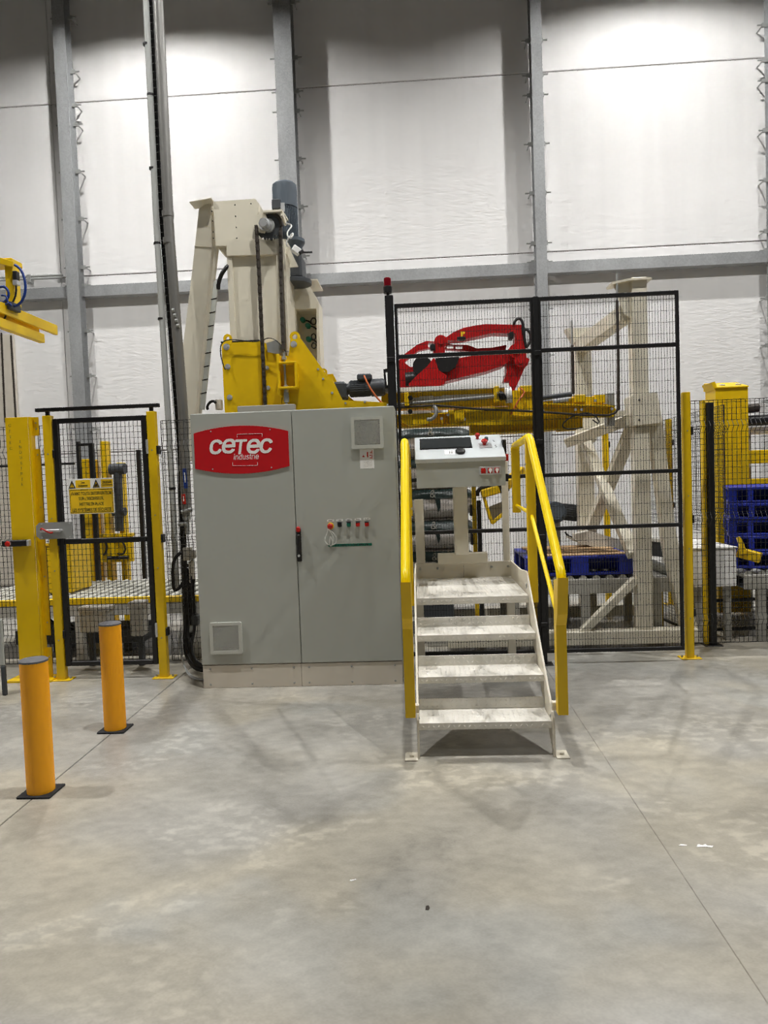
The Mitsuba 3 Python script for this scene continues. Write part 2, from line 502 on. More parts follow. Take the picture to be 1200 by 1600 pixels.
#MORE
# ------------------------------------------------------------------ electrical cabinet
CY = 5.57
cx0, cx1, czt = -1.805, -0.185, 2.205
cab = thing('electrical_cabinet', 'tall grey two-door electrical cabinet with a red name plate on a cream plinth', 'electrical cabinet')
part(cab, 'body', cbox(cx0, cx1, CY + .022, CY + .42, .185, czt, .006), M_CAB)
xm = xz(464, 860, CY)[0]
part(cab, 'door', cbox(cx0 + .002, xm - .003, CY, CY + .019, .192, czt - .004, .004), M_CAB)
dr_ = part(cab, 'door', cbox(xm + .003, cx1 - .002, CY, CY + .019, .192, czt - .004, .004), M_CAB)
for a, b in ((cx0 + .005, -1.0), (-.998, cx1 - .005)):
    pl = part(cab, 'plinth', cbox(a, b, CY + .008, CY + .41, 0, .185, .003), M_PLINTH, label='cream plinth section')
    for bxx in np.linspace(a + .06, b - .06, 3):
        for z in (.03, .155):
            part(pl, 'bolt', lathe([(0, .006), (.007, .005), (.009, 0)], (bxx, CY + .008, z), 10, 'y'), M_STEEL)
# the lever handle
hx, hz = xz(467.5, 851, CY)
h = part(cab, 'door_handle', cat_([cbox(hx - .019, hx + .019, CY - .016, CY, hz - .135, hz + .135, .008), cbox(hx - .014, hx + .014, CY - .034, CY - .012, hz - .10, hz + .085, .009)]), M_BLACK, label='black swing handle with red tip')
part(h, 'red_tip', cbox(hx - .017, hx + .017, CY - .03, CY - .002, hz + .10, hz + .145, .01), M_LRED)
part(h, 'lock_barrel', cyl((hx, CY - .042, hz - .085), (hx, CY - .03, hz - .085), .010, 14), M_SILVER, 40)
# vents
for (u0, v0, u1, v1), lab in (((549, 651, 599, 701), 'upper vent'), ((329, 972, 379, 1021), 'lower vent')):
    a, b = xz(u0, (v0 + v1) / 2, CY)[0], xz(u1, (v0 + v1) / 2, CY)[0]
    c, d = xz((u0 + u1) / 2, v1, CY)[1], xz((u0 + u1) / 2, v0, CY)[1]
    g = Polygon([(a, c), (b, c), (b, d), (a, d)]).buffer(-.012).buffer(.012)
    inner = sbox(a + .026, c + .026, b - .026, d - .026)
    v = part(cab, 'vent', cat_([prism(g.difference(inner), CY - .022, CY), bx(a + .02, b - .02, CY - .004, CY - .001, c + .02, d - .02)]), M_CABL)
    part(v, 'filter', bx(a + .024, b - .024, CY - .0065, CY - .0045, c + .024, d - .024), M_DARKM)
    n = 20
    for k in range(n):
        z = c + .026 + (k + .5) * (d - c - .052) / n
        m = bx(a + .024, b - .024, CY - .020, CY - .006, -.0022, .0022)
        vv = m.vertices; vv[:, 2] += (vv[:, 1] - CY) * .35 + .004; m.vertices = vv + [0, 0, z]
        part(v, 'louvre', m, M_CABL)
# red name plate
P = lambda x, y: xz(290 + x * .15, 650 + y * .15, CY)
topc = [P(88, 186), P(260, 135), P(430, 110), P(600, 103), P(760, 110), P(930, 128), P(1068, 155)]
botc = [P(1083, 520), P(930, 560), P(760, 588), P(600, 601), P(430, 597), P(260, 578), P(104, 550)]
def curve(c):
    c = np.array(c); o = np.argsort(c[:, 0]); c = c[o]
    k = np.polyfit(c[:, 0], c[:, 1], 2); x = np.linspace(c[0, 0], c[-1, 0], 24)
    return np.stack([x, np.polyval(k, x)], 1)
tp, bt = curve(topc), curve(botc)
np_ = part(cab, 'name_plate', prism(np.vstack([tp, bt[::-1]]), CY - .009, CY - .001), M_SIGNRED, label='red barrel-shaped name plate with white lettering')
lx = [(320, 324), (452, 316), (585, 322), (710, 318), (842, 312)]
for ch, (lx_, ly_) in zip('ceTec', lx):
    x, z = P(lx_, ly_)
    hgt = .105
    m = text(ch, hgt if ch == 'T' else hgt * 1.33, (x, z), CY - .0092, True, .16, {'c': .107, 'e': .112, 'T': .098}[ch])
    v = m.vertices; zc = (v[:, 2].min() + v[:, 2].max()) / 2; v[:, 2] = z + (v[:, 2] - zc) * (.118 / np.ptp(v[:, 2])); m.vertices = v
    part(np_, 'letter', m, M_WHITE)
x, z = P(634, 422)
part(np_, 'subtitle', text('industrie', .046, (x, z), CY - .0092, False, .16, .20), M_WHITE)
for pts in (((540, 226), (541, 190), (803, 184), (798, 220)), ((494, 482), (494, 518), (752, 514), (751, 480))):
    q = [P(*p) for p in pts]
    part(np_, 'bracket_line', rods([(a[0], CY - .0105, a[1]) for a in q[:-1]], [(a[0], CY - .0105, a[1]) for a in q[1:]], .0018), M_WHITE)
for p in ((265, 162), (881, 142), (286, 554), (897, 538)):
    x, z = P(*p)
    part(np_, 'screw', lathe([(0, .004), (.005, .003), (.006, 0)], (x, CY - .009, z), 10, 'y'), M_SILVER)
# warning label under the upper vent
a = xz(562.5, 718, CY)[0]; b = xz(584.5, 718, CY)[0]; c = xz(573, 732, CY)[1]; d = xz(573, 702, CY)[1]
st = part(cab, 'sticker', bx(a, b, CY - .0012, CY - .0002, c, d), M_WHITE, label='white warning sticker')
w = b - a
part(st, 'triangle', prism([(a + .16 * w, c + .60 * (d - c)), (a + .36 * w, c + .60 * (d - c)), (a + .26 * w, c + .72 * (d - c))], CY - .0022, CY - .0012), M_LRED)
part(st, 'mark', cat_([bx(a + .5 * w, a + .6 * w, CY - .0022, CY - .0012, c + .58 * (d - c), c + .86 * (d - c))] +
     [bx(a + .7 * w + .012 * (k % 2), a + .92 * w, CY - .0022, CY - .0012, c + (.52 + .07 * k) * (d - c), c + (.56 + .07 * k) * (d - c)) for k in range(6)]), M_LRED)
part(st, 'small_print', cat_([bx(a + .2 * w, a + .85 * w, CY - .0022, CY - .0012, c + f * (d - c), c + (f + .012) * (d - c)) for f in (.1, .17, .24, .31, .36)]), M_FRAMEG)
# buttons
zb = None
for k, (u, v, m, lab) in enumerate(((516.5, 822, M_LRED, 'red mushroom emergency stop'), (530.8, 820, M_BLACK, 'black push button'), (545, 819.5, M_GREEN, 'green push button'), (559.3, 819.3, M_LRED, 'first red push button'), (573.3, 819, M_LRED, 'second red push button'))):
    x, z = xz(u, v, CY)
    if k == 0:
        e = part(cab, 'emergency_stop', cat_([lathe([(0, .016), (.015, .016), (.016, 0)], (x, CY, z), 20, 'y'), lathe([(0, .044), (.012, .043), (.021, .036), (.023, .028), (.016, .016), (0, .016)], (x, CY, z), 24, 'y')]), m, 40, label=lab)
        part(e, 'yellow_collar', lathe([(0, .006), (.024, .006), (.027, 0)], (x, CY, z), 24, 'y'), M_YEL, 40)
        wv = [tube(spline([(x - .02, CY - .03, z - .02), (x + s * .035, CY - .02, z - .07), (x + s * .045, CY - .012, z - .12), (x + s * .012, CY - .008, z - .15), (x, CY - .03, z - .08)], 24), .0035, 6) for s in (-1, .4, 1)]
        part(e, 'padlock_tag', cat_(wv), M_WHITE, True)
    else:
        bk = part(cab, 'push_button', cat_([cbox(x - .016, x + .016, CY - .012, CY, z - .016, z + .02, .004), lathe([(0, .022), (.012, .021), (.014, .01)], (x, CY, z - .004), 18, 'y')]), m, 40, label=lab)
        part(bk, 'hood', cbox(x - .0165, x + .0165, CY - .016, CY, z + .012, z + .024, .004), M_RUB)
    x2, z2 = xz(u, (813.5, 812.8, 812.3, 811.6, 810.8)[k], CY)
    bt_ = part(cab, 'button_label', bx(x2 - .026, x2 + .026, CY - .002, CY - .0002, z2 - .008, z2 + .008), M_WHITE)
    part(bt_, 'print', bx(x2 - .016, x2 + .016, CY - .003, CY - .002, z2 - .002, z2 + .002), M_DARKM)
a, z = xz(513, 852.5, CY); b = xz(581, 850, CY)[0]
gl = part(cab, 'label_strip', bx(a, b, CY - .002, CY - .0002, z - .010, z + .010), M_GREEN, label='green label strip with dark print')
rr = random.Random(3); xx = a + .035; marks = []
while xx < b - .03:
    wd = rr.uniform(.006, .016); marks.append(bx(xx, xx + wd, CY - .003, CY - .002, z - .005, z + .005)); xx += wd + rr.choice([.003, .003, .012])
part(gl, 'print', cat_(marks), M_DGREEN)

# ------------------------------------------------------------------ operator stair
SL, SR = -0.055, 0.715
sta = thing('operator_stair', 'cream steel stair of four checker-plate treads with yellow handrails beside the cabinet', 'stair')
prof = [(4.06, 0), (4.12, 0), (4.12, .04), (4.30, .17), (5.02, .74), (5.86, .74), (5.86, .93), (5.28, .93), (5.0, .955), (4.955, .945), (4.07, .225)]
for x0, x1 in ((SL - .012, SL), (SR, SR + .012)):
    s_ = part(sta, 'stringer', side_prism(prof, x0, x1), M_STAIR)
    for y, z in ((4.13, .22), (4.38, .40), (4.63, .60), (4.95, .87)):
        part(s_, 'bolt', cyl((x0 - .006, y, z), (x1 + .006, y, z), .008, 8), M_STEEL)
for s, x in ((-1, SL - .012), (1, SR + .012)):
    part(sta, 'foot_plate', cat_([cbox(x, x + s * .075, 4.03, 4.15, 0, .008, .002), cyl((x + s * .038, 4.08, .008), (x + s * .038, 4.08, .02), .012, 8)]), M_STAIR)
    part(sta, 'rear_leg', cbox(x, x - s * .06, 5.72, 5.78, 0, .76, .003), M_STAIR)
TREADS = [(4.095, 4.345, .20), (4.325, 4.585, .408), (4.595, 4.85, .607)]
for y0, y1, z in TREADS:
    part(sta, 'tread', cat_([cbox(SL + .002, SR - .002, y0, y1, z - .006, z, .002), cbox(SL + .002, SR - .002, y0, y0 + .006, z - .042, z - .001, .002), cbox(SL + .002, SR - .002, y1 - .006, y1, z - .001, z + .068, .002)]), 'mat_tread')
part(sta, 'platform', cat_([cbox(SL + .002, SR - .002, 4.872, 5.83, .798, .804, .002), cbox(SL + .002, SR - .002, 4.872, 4.878, .755, .803, .002)]), 'mat_tread')
def lugs(x0, x1, a0, a1, place):
    """Raised lozenges of checker plate over a strip, alternating their direction."""
    V, Fc = [], []
    pitch = .030
    for i in range(int((x1 - x0) / pitch)):
        for j in range(max(1, int(round((a1 - a0) / pitch)))):
            cx, ca = x0 + (i + .5) * pitch, a0 + (j + .5) * (a1 - a0) / max(1, int(round((a1 - a0) / pitch)))
            l, w = .0145, .0055
            s2 = .7071
            e = np.array([s2, s2]) if (i + j) % 2 else np.array([s2, -s2])
            g = np.array([-e[1], e[0]])
            b = len(V)
            for q, hgt in ((e * l, 0), (g * w, 0), (-e * l, 0), (-g * w, 0), (e * 0, .0032)):
                V.append(place(cx + q[0], ca + q[1], hgt))
            Fc += [(b, b + 1, b + 4), (b + 1, b + 2, b + 4), (b + 2, b + 3, b + 4), (b + 3, b, b + 4)]
    return trimesh.Trimesh(np.array(V), np.array(Fc), process=False)
for tk, (y0, y1, z) in zip([k for k in scene if k.startswith('operator_stair__tread')], TREADS):
    part(tk, 'lug', cat_([lugs(SL + .01, SR - .01, y0 + .008, y1 - .01, lambda x, a, h: (x, a, z + h)), lugs(SL + .01, SR - .01, z - .038, z - .006, lambda x, a, h: (x, y0 - h, a)),
                          lugs(SL + .01, SR - .01, z + .006, z + .064, lambda x, a, h: (x, y1 - .006 - h, a))]), 'mat_tread', kind='stuff')
part('operator_stair__platform', 'lug', cat_([lugs(SL + .01, SR - .01, 4.885, 5.82, lambda x, a, h: (x, a, .804 + h)), lugs(SL + .01, SR - .01, .762, .798, lambda x, a, h: (x, 4.872 - h, a))]), 'mat_tread', kind='stuff')
kp = part(sta, 'kick_plate', cat_([cbox(SL, .33, 5.83, 5.84, .80, .93, .002), cbox(.333, SR, 5.83, 5.84, .80, .93, .002)]), M_STAIR)
for x in (SL + .03, .12, .56, SR - .02):
    part(kp, 'bolt', lathe([(0, .008), (.009, .006), (.011, 0)], (x, 5.83, .885), 10, 'y'), M_STEEL)
part(sta, 'back_upright', cbox(SL, SL + .075, 5.84, 5.852, .80, xz(652, 780, 5.84)[1], .003), M_STAIR)
part(sta, 'back_upright', cbox(SR - .055, SR, 5.84, 5.852, .80, xz(792, 720, 5.84)[1], .003), M_STAIR)
RR = .0275
ztop = 1.89
for s, x, lab in ((-1, SL - .045, 'left yellow handrail'), (1, SR + .045, 'right yellow handrail')):
    rail = rounded([(x, 5.72, ztop - .03), (x, 4.95, ztop), (x, 3.93, 1.06), (x, 3.98, .86)], .07, 7)
    hr = part(sta, 'handrail', tube(rail, RR, 16, cap='round'), M_RAIL, 50, label=lab)
    part(hr, 'midrail', tube(rounded([(x, 5.72, 1.385), (x, 4.97, 1.36), (x, 4.03, .78)], .04, 5), .014, 10), M_RAIL, 50)
    up = part(hr, 'front_post', side_prism([(3.898, 1.06), (4.03, 1.03), (4.05, .80), (4.05, .27), (3.985, .27), (3.985, .78), (3.94, .85)], x - .0285, x + .0285), M_YEL)
    part(hr, 'clamp', cbox(min(x, x - s * .05), max(x, x - s * .05), 4.06, 4.10, .27, .32, .004), M_STAIR)
    part(hr, 'post', cbox(x - .030, x + .030, 4.93, 4.985, .74, ztop - .01, .004), M_YEL)
    part(hr, 'post', cbox(x - .030, x + .030, 5.68, 5.735, 1.33, ztop - .04, .004), M_YEL)
    part(hr, 'bolt', cat_([cyl((x - .036, y, z), (x + .036, y, z), .008, 8) for y, z in ((4.955, 1.70), (4.955, 1.42), (4.955, .86), (5.705, 1.45))] + [cyl((x - .03, 4.957 + q, .85), (x - s * .05, 4.957 + q, .85), .012, 8) for q in (0,)]), M_STEEL)

# ------------------------------------------------------------------ control console standing on the stair platform
con = thing('control_console', 'grey sloping operator console with a dark touch screen on a post above the stair', 'control console')
KY0, KY1 = 5.28, 5.66
kx0, kx1 = xz(650.5, 740, KY0)[0], xz(790, 740, KY0)[0]
kz0, kz1 = xz(720, 761, KY0)[1], xz(720, 715, KY0)[1]
kzt = xz(715, 681.5, KY1)[1]
part(con, 'housing', side_prism([(KY0, kz0), (KY1, kz0), (KY1, kzt - .035), (KY0, kz1 - .012)], kx0, kx1), M_CAB)
sl = math.atan2(kzt - kz1, KY1 - KY0)
LW = math.hypot(kzt - kz1, KY1 - KY0)
Mx = np.eye(4); Mx[:3, 0] = [1, 0, 0]; Mx[:3, 1] = [0, math.cos(sl), math.sin(sl)]; Mx[:3, 2] = [0, -math.sin(sl), math.cos(sl)]; Mx[:3, 3] = [0, KY0 - .004, kz1]
def lid(m):
    m = m.copy(); m.apply_transform(Mx); return m
lp = part(con, 'lid', lid(cat_([cbox(kx0 - .006, kx1 + .006, -.012, LW, -.012, .002, .003), cbox(kx0 - .006, kx1 + .006, -.012, -.006, -.03, 0, .002)])), M_LID, label='pale sloping lid')
W = kx1 - kx0
sc = part(lp, 'screen_bezel', lid(cbox(kx0 + .050 * W, kx0 + .655 * W, LW * .40, LW * .89, .002, .008, .002)), M_BLACK)
part(lp, 'screen', lid(bx(kx0 + .065 * W, kx0 + .645 * W, LW * .425, LW * .865, .008, .010)), M_SCREEN)
part(lp, 'sticker', lid(bx(kx0 + .33 * W, kx0 + .45 * W, LW * .13, LW * .33, .002, .004)), M_WHITE)
part(lp, 'latch', lid(blob((kx0 + .51 * W, LW * .22, .012), (.11 * W, LW * .2, .034), 2.4, 3)), M_BLACK, True)
part(lp, 'sticker_print', lid(cat_([bx(kx0 + .385 * W, kx0 + .39 * W, LW * .17, LW * .29, .004, .005), bx(kx0 + .40 * W, kx0 + .425 * W, LW * .19, LW * .21, .004, .005), bx(kx0 + .40 * W, kx0 + .425 * W, LW * .26, LW * .28, .004, .005)])), M_DARKM)
def knob(name, fx, fy, m, r, lab):
    a = lathe([(0, .044), (r * .7, .044), (r, .038), (r, .026), (r * .6, .018), (r * .55, 0), (0, 0)], (kx0 + fx * W, LW * fy, .002), 20)
    part(con, name, lid(a), m, 40, label=lab)
knob('emergency_stop', .735, .82, M_LRED, .019, 'red mushroom emergency stop')
knob('emergency_stop', .80, .52, M_LRED, .024, 'red emergency stop on a metal plate')
part(lp, 'plate', lid(cbox(kx0 + .735 * W, kx0 + .885 * W, LW * .37, LW * .60, .002, .006, .002)), M_SILVER)
part(con, 'indicator', lid(lathe([(0, .03), (.014, .024), (.016, 0)], (kx0 + .835 * W, LW * .74, .002), 16)), M_MOTOR, 40, label='blue-grey indicator cap')
part(lp, 'print', lid(cat_([bx(kx0 + f * W, kx0 + (f + .018) * W, LW * g, LW * (g + .02), .002, .003) for f, g in ((.905, .70), (.912, .66), (.915, .46), (.92, .40))])), M_DARKM)
a, b = xz(748, 731, KY0)[0], xz(783, 731, KY0)[0]; c, d = xz(765, 741.5, KY0)[1], xz(765, 729, KY0)[1]
cp = part(con, 'selector_plate', cbox(a, b, KY0 - .006, KY0, c, d, .002), M_SILVER, label='small plate with three red tagged key switches')
for k in range(3):
    x = a + (b - a) * (.2 + .3 * k); z = (c + d) / 2
    part(cp, 'switch', cat_([lathe([(0, .024), (.010, .022), (.013, .006)], (x, KY0 - .004, z), 14, 'y'), cbox(x - .017, x + .017, KY0 - .009, KY0 - .006, z - .019, z + .019, .002)]), M_LRED)
    if k: part(cp, 'tag', prism(Point(x, z + .004).buffer(.013).union(Polygon([(x - .011, z), (x + .011, z), (x, z - .024)])), KY0 - .030, KY0 - .026), M_WHITE)
part(con, 'side_switch', cat_([cbox(kx1, kx1 + .03, KY0 + .04, KY0 + .12, kz1 - .035, kz1 + .015, .004)]), M_LRED, label='red switch box on the right side')
part(con, 'side_bracket', cbox(kx1, kx1 + .028, KY0 + .14, KY0 + .24, kz1 + .0, kz1 + .13, .006), M_BLACK)
part(con, 'hinge', cyl((kx1 + .012, KY0 + .03, kz0 + .03), (kx1 + .012, KY0 + .03, kz0 + .085), .012, 12), M_BLACK, 40)
px0, px1 = xz(709, 800, 5.7)[0], xz(731, 800, 5.7)[0]
zt_ = .93
part(con, 'post', cbox(px0, px1, 5.70, 5.80, 1.0, kzt - .05, .006), M_CREAM, label='cream square post')
part(con, 'arm', cbox(px0 + .01, px1 - .01, KY1 - .02, 5.72, kz0 + .02, kz0 + .10, .004), M_CREAM)
part(con, 'base_bracket', cbox(xz(684, 870, 5.76)[0], xz(762, 870, 5.76)[0], 5.76, 5.83, .925, 1.012, .003), M_CREAM)

# ------------------------------------------------------------------ tall black mesh fence
FY = 6.08
fx = [xz(620, 700, FY)[0], xz(842, 700, FY)[0], xz(1067, 700, FY)[0]]
zr = [3.09, xz(950, 543, FY)[1], xz(955, 739, FY)[1], xz(955, 823, FY)[1], .115]
RAILW = .032
for i in range(2):
    a, b = fx[i] + (.018 if i else .02), fx[i + 1] - .018
    t = thing('mesh_fence_panel', ['tall black fine-mesh fence panel directly behind the stair and console', 'tall black fine-mesh fence panel in front of the white chain frame'][i], 'fence panel')
    for k, z in enumerate(zr):
        part(t, 'rail', cbox(a, b, FY - .015, FY + .015, z - RAILW / 2, z + RAILW / 2, .003), M_BLACK)
    for x in (a + .012, b - .012):
        part(t, 'stile', cbox(x - .012, x + .012, FY - .016, FY + .016, zr[-1], zr[0], .003), M_BLACK)
    part(t, 'wire_mesh', cat_([wires((a, FY), (b, FY), z1, z0, .0235, .094, .0019) for z0, z1 in zip(zr, zr[1:])]), M_WIRE, kind='stuff')
for i, lab in enumerate(('black fence post carrying the red beacon at the cabinet corner', 'black fence post between the two tall mesh panels')):
    w = .035 if i == 0 else .022
    zt = xz(613, 462, FY)[1] if i == 0 else 3.11
    x = fx[i] - (.022 if i == 0 else 0)
    t = thing('fence_post', lab, 'post')
    part(t, 'post', cbox(x - w, x + w, FY - .03, FY + .03, 0, zt, .005), M_BLACK)
    part(t, 'foot_plate', cbox(x - .07, x + .07, FY - .06, FY + .06, 0, .008, .002), M_BLACK)
    for z in (.35, 1.1, 1.9, 2.64):
        part(t, 'clip', cbox(x - .03, x + .03, FY - .042, FY - .028, z - .02, z + .02, .004), M_BLACK)
bx_, bz_ = fx[0] - .03, xz(613, 462, FY)[1]
t = thing('warning_beacon', 'red warning beacon on top of the black fence post', 'beacon light')
part(t, 'base', cat_([cyl((bx_, FY, bz_), (bx_, FY, bz_ + .02), .012, 10), lathe([(0, .02), (.033, .02), (.036, .03), (.036, .075), (.030, .08), (0, .08)], (bx_, FY, bz_), 24)]), M_BLACK, 40)
part(t, 'lens', lathe([(0, .08), (.031, .08), (.032, .085), (.031, .142), (.024, .15), (0, .15)], (bx_, FY, bz_), 24), M_LENS, 40)

# yellow fence posts
def yellow_post(name, lab, x, y, zt, w=.036, d=.03):
    t = thing(name, lab, 'post')
    part(t, 'post', cbox(x - w, x + w, y - d, y + d, 0, zt, .004), M_YEL)
    f = part(t, 'foot_plate', cbox(x - w - .055, x + w + .055, y - d - .03, y + d + .03, 0, .009, .002), M_YEL)
    for s in (-1, 1):
        part(f, 'bolt', cyl((x + s * (w + .035), y, .009), (x + s * (w + .035), y, .03), .009, 8), M_STEEL)
    part(t, 'rivet', cat_([cyl((x, y - d - .002, z), (x, y - d + .004, z), .006, 8) for z in (.35, .95, 1.4, 1.95) if z < zt]), M_STEEL)
    for z in (.4, 1.2, 1.95):
        if z < zt - .1: part(t, 'clamp', cbox(x + w, x + w + .02, y - .03, y + .03, z - .035, z + .035, .004), M_BLACK)
    return t
RY = 6.18
rx = F(1074, 800, RY)[0]
yellow_post('fence_post', 'yellow fence post at the right end of the tall black mesh', rx, RY, xz(1072, 613, RY)[1], .03)
GY = 5.93
ga, gb = F(86, 850, GY)[0], F(247, 850, GY)[0]
gzt = xz(235, 643, GY)[1]
yellow_post('gate_post', 'yellow gate post on the latch side, right of the wide yellow column', ga, GY, gzt, .036)
yellow_post('gate_post', 'yellow gate post on the hinge side near the cabinet', gb, GY, gzt, .036)
single('gate_header', cat_([cbox(ga - .10, gb + .07, GY - .02, GY + .02, gzt + .035, gzt + .065, .003)] + [cbox(x - .015, x + .015, GY - .012, GY + .012, gzt, gzt + .036, .002) for x in (ga + .0, gb)]), M_BLACK,
       'black bar laid across the two yellow gate posts', 'bar')
g = thing('mesh_gate', 'black-framed wire mesh gate between two yellow posts, with a warning sign', 'gate')
g0, g1 = ga + .045, gb - .045
z0, z1, zm = .12, gzt - .03, xz(166, 844, GY)[1]
for x in (g0 + .022, g1 - .022):
    part(g, 'stile', cbox(x - .022, x + .022, GY - .02, GY + .02, z0, z1, .004), M_BLACK)
for z in (z0 + .02, zm, z1 - .02):
    part(g, 'rail', cbox(g0 + .044, g1 - .044, GY - .018, GY + .018, z - .02, z + .02, .004), M_BLACK)
part(g, 'wire_mesh', cat_([wires((g0 + .03, GY), (g1 - .03, GY), z0, zm, .036, .048, .0021), wires((g0 + .03, GY), (g1 - .03, GY), zm, z1, .036, .048, .0021)]), M_WIRE, kind='stuff')
for z in (.42, 1.98):
    part(g, 'hinge', cat_([cbox(g1 - .01, g1 + .025, GY - .028, GY - .014, z - .05, z + .05, .003), cyl((g1 + .005, GY - .03, z - .06), (g1 + .005, GY - .03, z + .06), .010, 10)]), M_SILVER)
lk = thing('gate_lock', 'grey steel interlock plate with bolt bridging the gate and its yellow post', 'gate lock')
la, lb = xz(57, 830, GY - .05)[0], xz(113, 828, GY - .05)[0]; lc, ld = xz(85, 842, GY - .05)[1], xz(85, 816, GY - .05)[1]
part(lk, 'plate', prism([(la, lc + .03), (la + .03, lc), (lb, lc), (lb, ld), (la + .03, ld), (la, ld - .03)], GY - .056, GY - .05), M_STEEL)
part(lk, 'bolt_slide', cat_([cbox(la + .04, lb - .10, GY - .075, GY - .056, (lc + ld) / 2 - .012, (lc + ld) / 2 + .012, .005), cyl((lb - .09, GY - .09, (lc + ld) / 2), (lb - .09, GY - .056, (lc + ld) / 2), .012, 12)]), M_SILVER, 40)
part(lk, 'handle', tube(spline([(la + .05, GY - .07, (lc + ld) / 2 + .01), (la + .08, GY - .10, (lc + ld) / 2 + .02), (la + .13, GY - .10, (lc + ld) / 2 - .01), (la + .15, GY - .07, (lc + ld) / 2 - .015)], 16), .007, 8), M_LRED, True, label='red lock lever')
for x, z in ((la + .05, lc + .014), (lb - .02, lc + .014), (lb - .02, ld - .014), (la + .05, ld - .014)):
    part(lk, 'screw', lathe([(0, .005), (.006, .004), (.007, 0)], (x, GY - .056, z), 8, 'y'), M_SILVER)
# warning sign on the gate
SY = GY - .03
q = [xz(106, 749, SY), xz(177, 746, SY), xz(180, 801, SY), xz(109, 804.5, SY)]
sx0, sx1 = (q[0][0] + q[3][0]) / 2, (q[1][0] + q[2][0]) / 2
sz0, sz1 = (q[2][1] + q[3][1]) / 2, (q[0][1] + q[1][1]) / 2
sg = thing('warning_sign', 'white and yellow danger sign with French text wired to the gate', 'sign')
sw, sh = sx1 - sx0, sz1 - sz0
U = lambda u, v: (sx0 + u * sw, sz1 - v * sh)      # from the sign's upper left corner
def rect(u0, v0, u1, v1, y0, y1):
    (a, b), (c, d) = U(u0, v0), U(u1, v1)
    return bx(a, c, y0, y1, d, b)
part(sg, 'board', cbox(sx0, sx1, SY - .003, SY, sz0, sz1, .001), M_WHITE)
fr = part(sg, 'yellow_panel', rect(.02, .29, .98, .98, SY - .0045, SY - .003), M_SIGNY)
part(fr, 'border', cat_([rect(.03, .31, .97, .325, SY - .0055, SY - .0045), rect(.03, .945, .97, .96, SY - .0055, SY - .0045), rect(.03, .31, .038, .96, SY - .0055, SY - .0045), rect(.962, .31, .97, .96, SY - .0055, SY - .0045)]), M_BLACK)
for line, v, wd in (('AVANT TOUTE INTERVENTION', .42, .88), ("SUR L'ASCENSEUR,", .57, .55), ('METTRE EN PLACE', .72, .53), ('LES SYSTÈMES DE SÉCURITÉ', .87, .86)):
    part(fr, 'lettering', text(line, .026, U(.5, v), SY - .0045, True, 0, wd * sw, .0012), M_BLACK)
for u0, u1, ln in ((.17, .49, ('Zone', 'Dangereuse')), (.73, .985, ('DANGER',))):
    pn = part(sg, 'yellow_panel', rect(u0, .04, u1, .26, SY - .0045, SY - .003), M_SIGNY)
    for k, l in enumerate(ln):
        part(pn, 'lettering', text(l, .017 if len(ln) > 1 else .022, U((u0 + u1) / 2, .11 + .095 * k if len(ln) > 1 else .12), SY - .0045, True, 0, (.085 if l == 'Zone' else .2) * sw, .0012), M_BLACK)
part(pn, 'underline', rect(.74, .19, .975, .21, SY - .0055, SY - .0045), M_BLACK)
for u in (.09, .62):
    tr = Polygon([U(u - .075, .26), U(u + .075, .26), U(u, .04)])
    tk = part(sg, 'warning_triangle', prism(tr.difference(tr.buffer(-.007)), SY - .0055, SY - .003), M_BLACK)
    part(tk, 'field', prism(tr.buffer(-.007), SY - .0045, SY - .003), M_SIGNY)
    part(tk, 'symbol', cat_([rect(u - .006, .11, u + .006, .19, SY - .0057, SY - .0045), rect(u - .006, .205, u + .006, .225, SY - .0057, SY - .0045)]) if u < .3 else
         cat_([prism([U(u - .035, .23), U(u + .035, .23), U(u + .012, .14), U(u, .17), U(u - .012, .14)], SY - .0057, SY - .0045)]), M_BLACK)

# wide yellow guard column at the left
WY = 5.90
wx0, wx1 = xz(26, 900, WY)[0] + .01, xz(68, 900, WY)[0] - .01
wx0, wx1 = F(16.5, 800, WY)[0], F(51.5, 800, WY)[0]
wzt = xz(28, 652, WY)[1]
wg = thing('guard_column', 'wide folded yellow steel column with punched lettering at the left fence corner', 'guard column')
part(wg, 'face', cbox(wx0, wx1, WY - .003, WY + .003, .02, wzt, .002), M_YEL)
part(wg, 'side', cbox(wx0, wx0 + .006, WY + .003, WY + .13, .02, wzt, .002), M_YEL)
part(wg, 'fold', prism([(wx1, .02), (wx1 + .018, .02), (wx1 + .018, wzt), (wx1, wzt)], WY + .003, WY + .07), M_YEL)
zn = [xz(55, y, WY)[1] for y in (680, 701, 995, 1014)]
part(wg, 'flange', prism([(wx1 + .018, .02), (wx1 + .066, .02), (wx1 + .066, zn[3]), (wx1 + .018, zn[3]), (wx1 + .018, zn[2]), (wx1 + .066, zn[2]), (wx1 + .066, zn[1]), (wx1 + .018, zn[1]), (wx1 + .018, zn[0]), (wx1 + .066, zn[0]), (wx1 + .066, wzt), (wx1 + .018, wzt)], WY + .05, WY + .056), M_YEL)
part(wg, 'flange_bolt', cat_([cyl((wx1 + .044, WY + .044, z), (wx1 + .044, WY + .05, z), .006, 8) for z in (wzt - .05, wzt - .1, zn[1] - .05, 1.5, .9, .5, .2)]), M_STEEL)
part(wg, 'foot_plate', cbox(wx0 - .10, wx1 + .10, WY - .05, WY + .15, 0, .02, .003), M_YEL)
for word, u, v0, v1 in (('CETEC', 15.5, 665, 701), ('INDUSTRIE', 31.5, 690, 757)):
    for k, ch in enumerate(word):
        v = v0 + (v1 - v0) * k / (len(word) - 1)
        part(wg, 'punched_letter', text(ch, .024, xz(u + (v - v0) * .055, v, WY), WY - .0025, False, 0, None, .001), M_CHAIN)
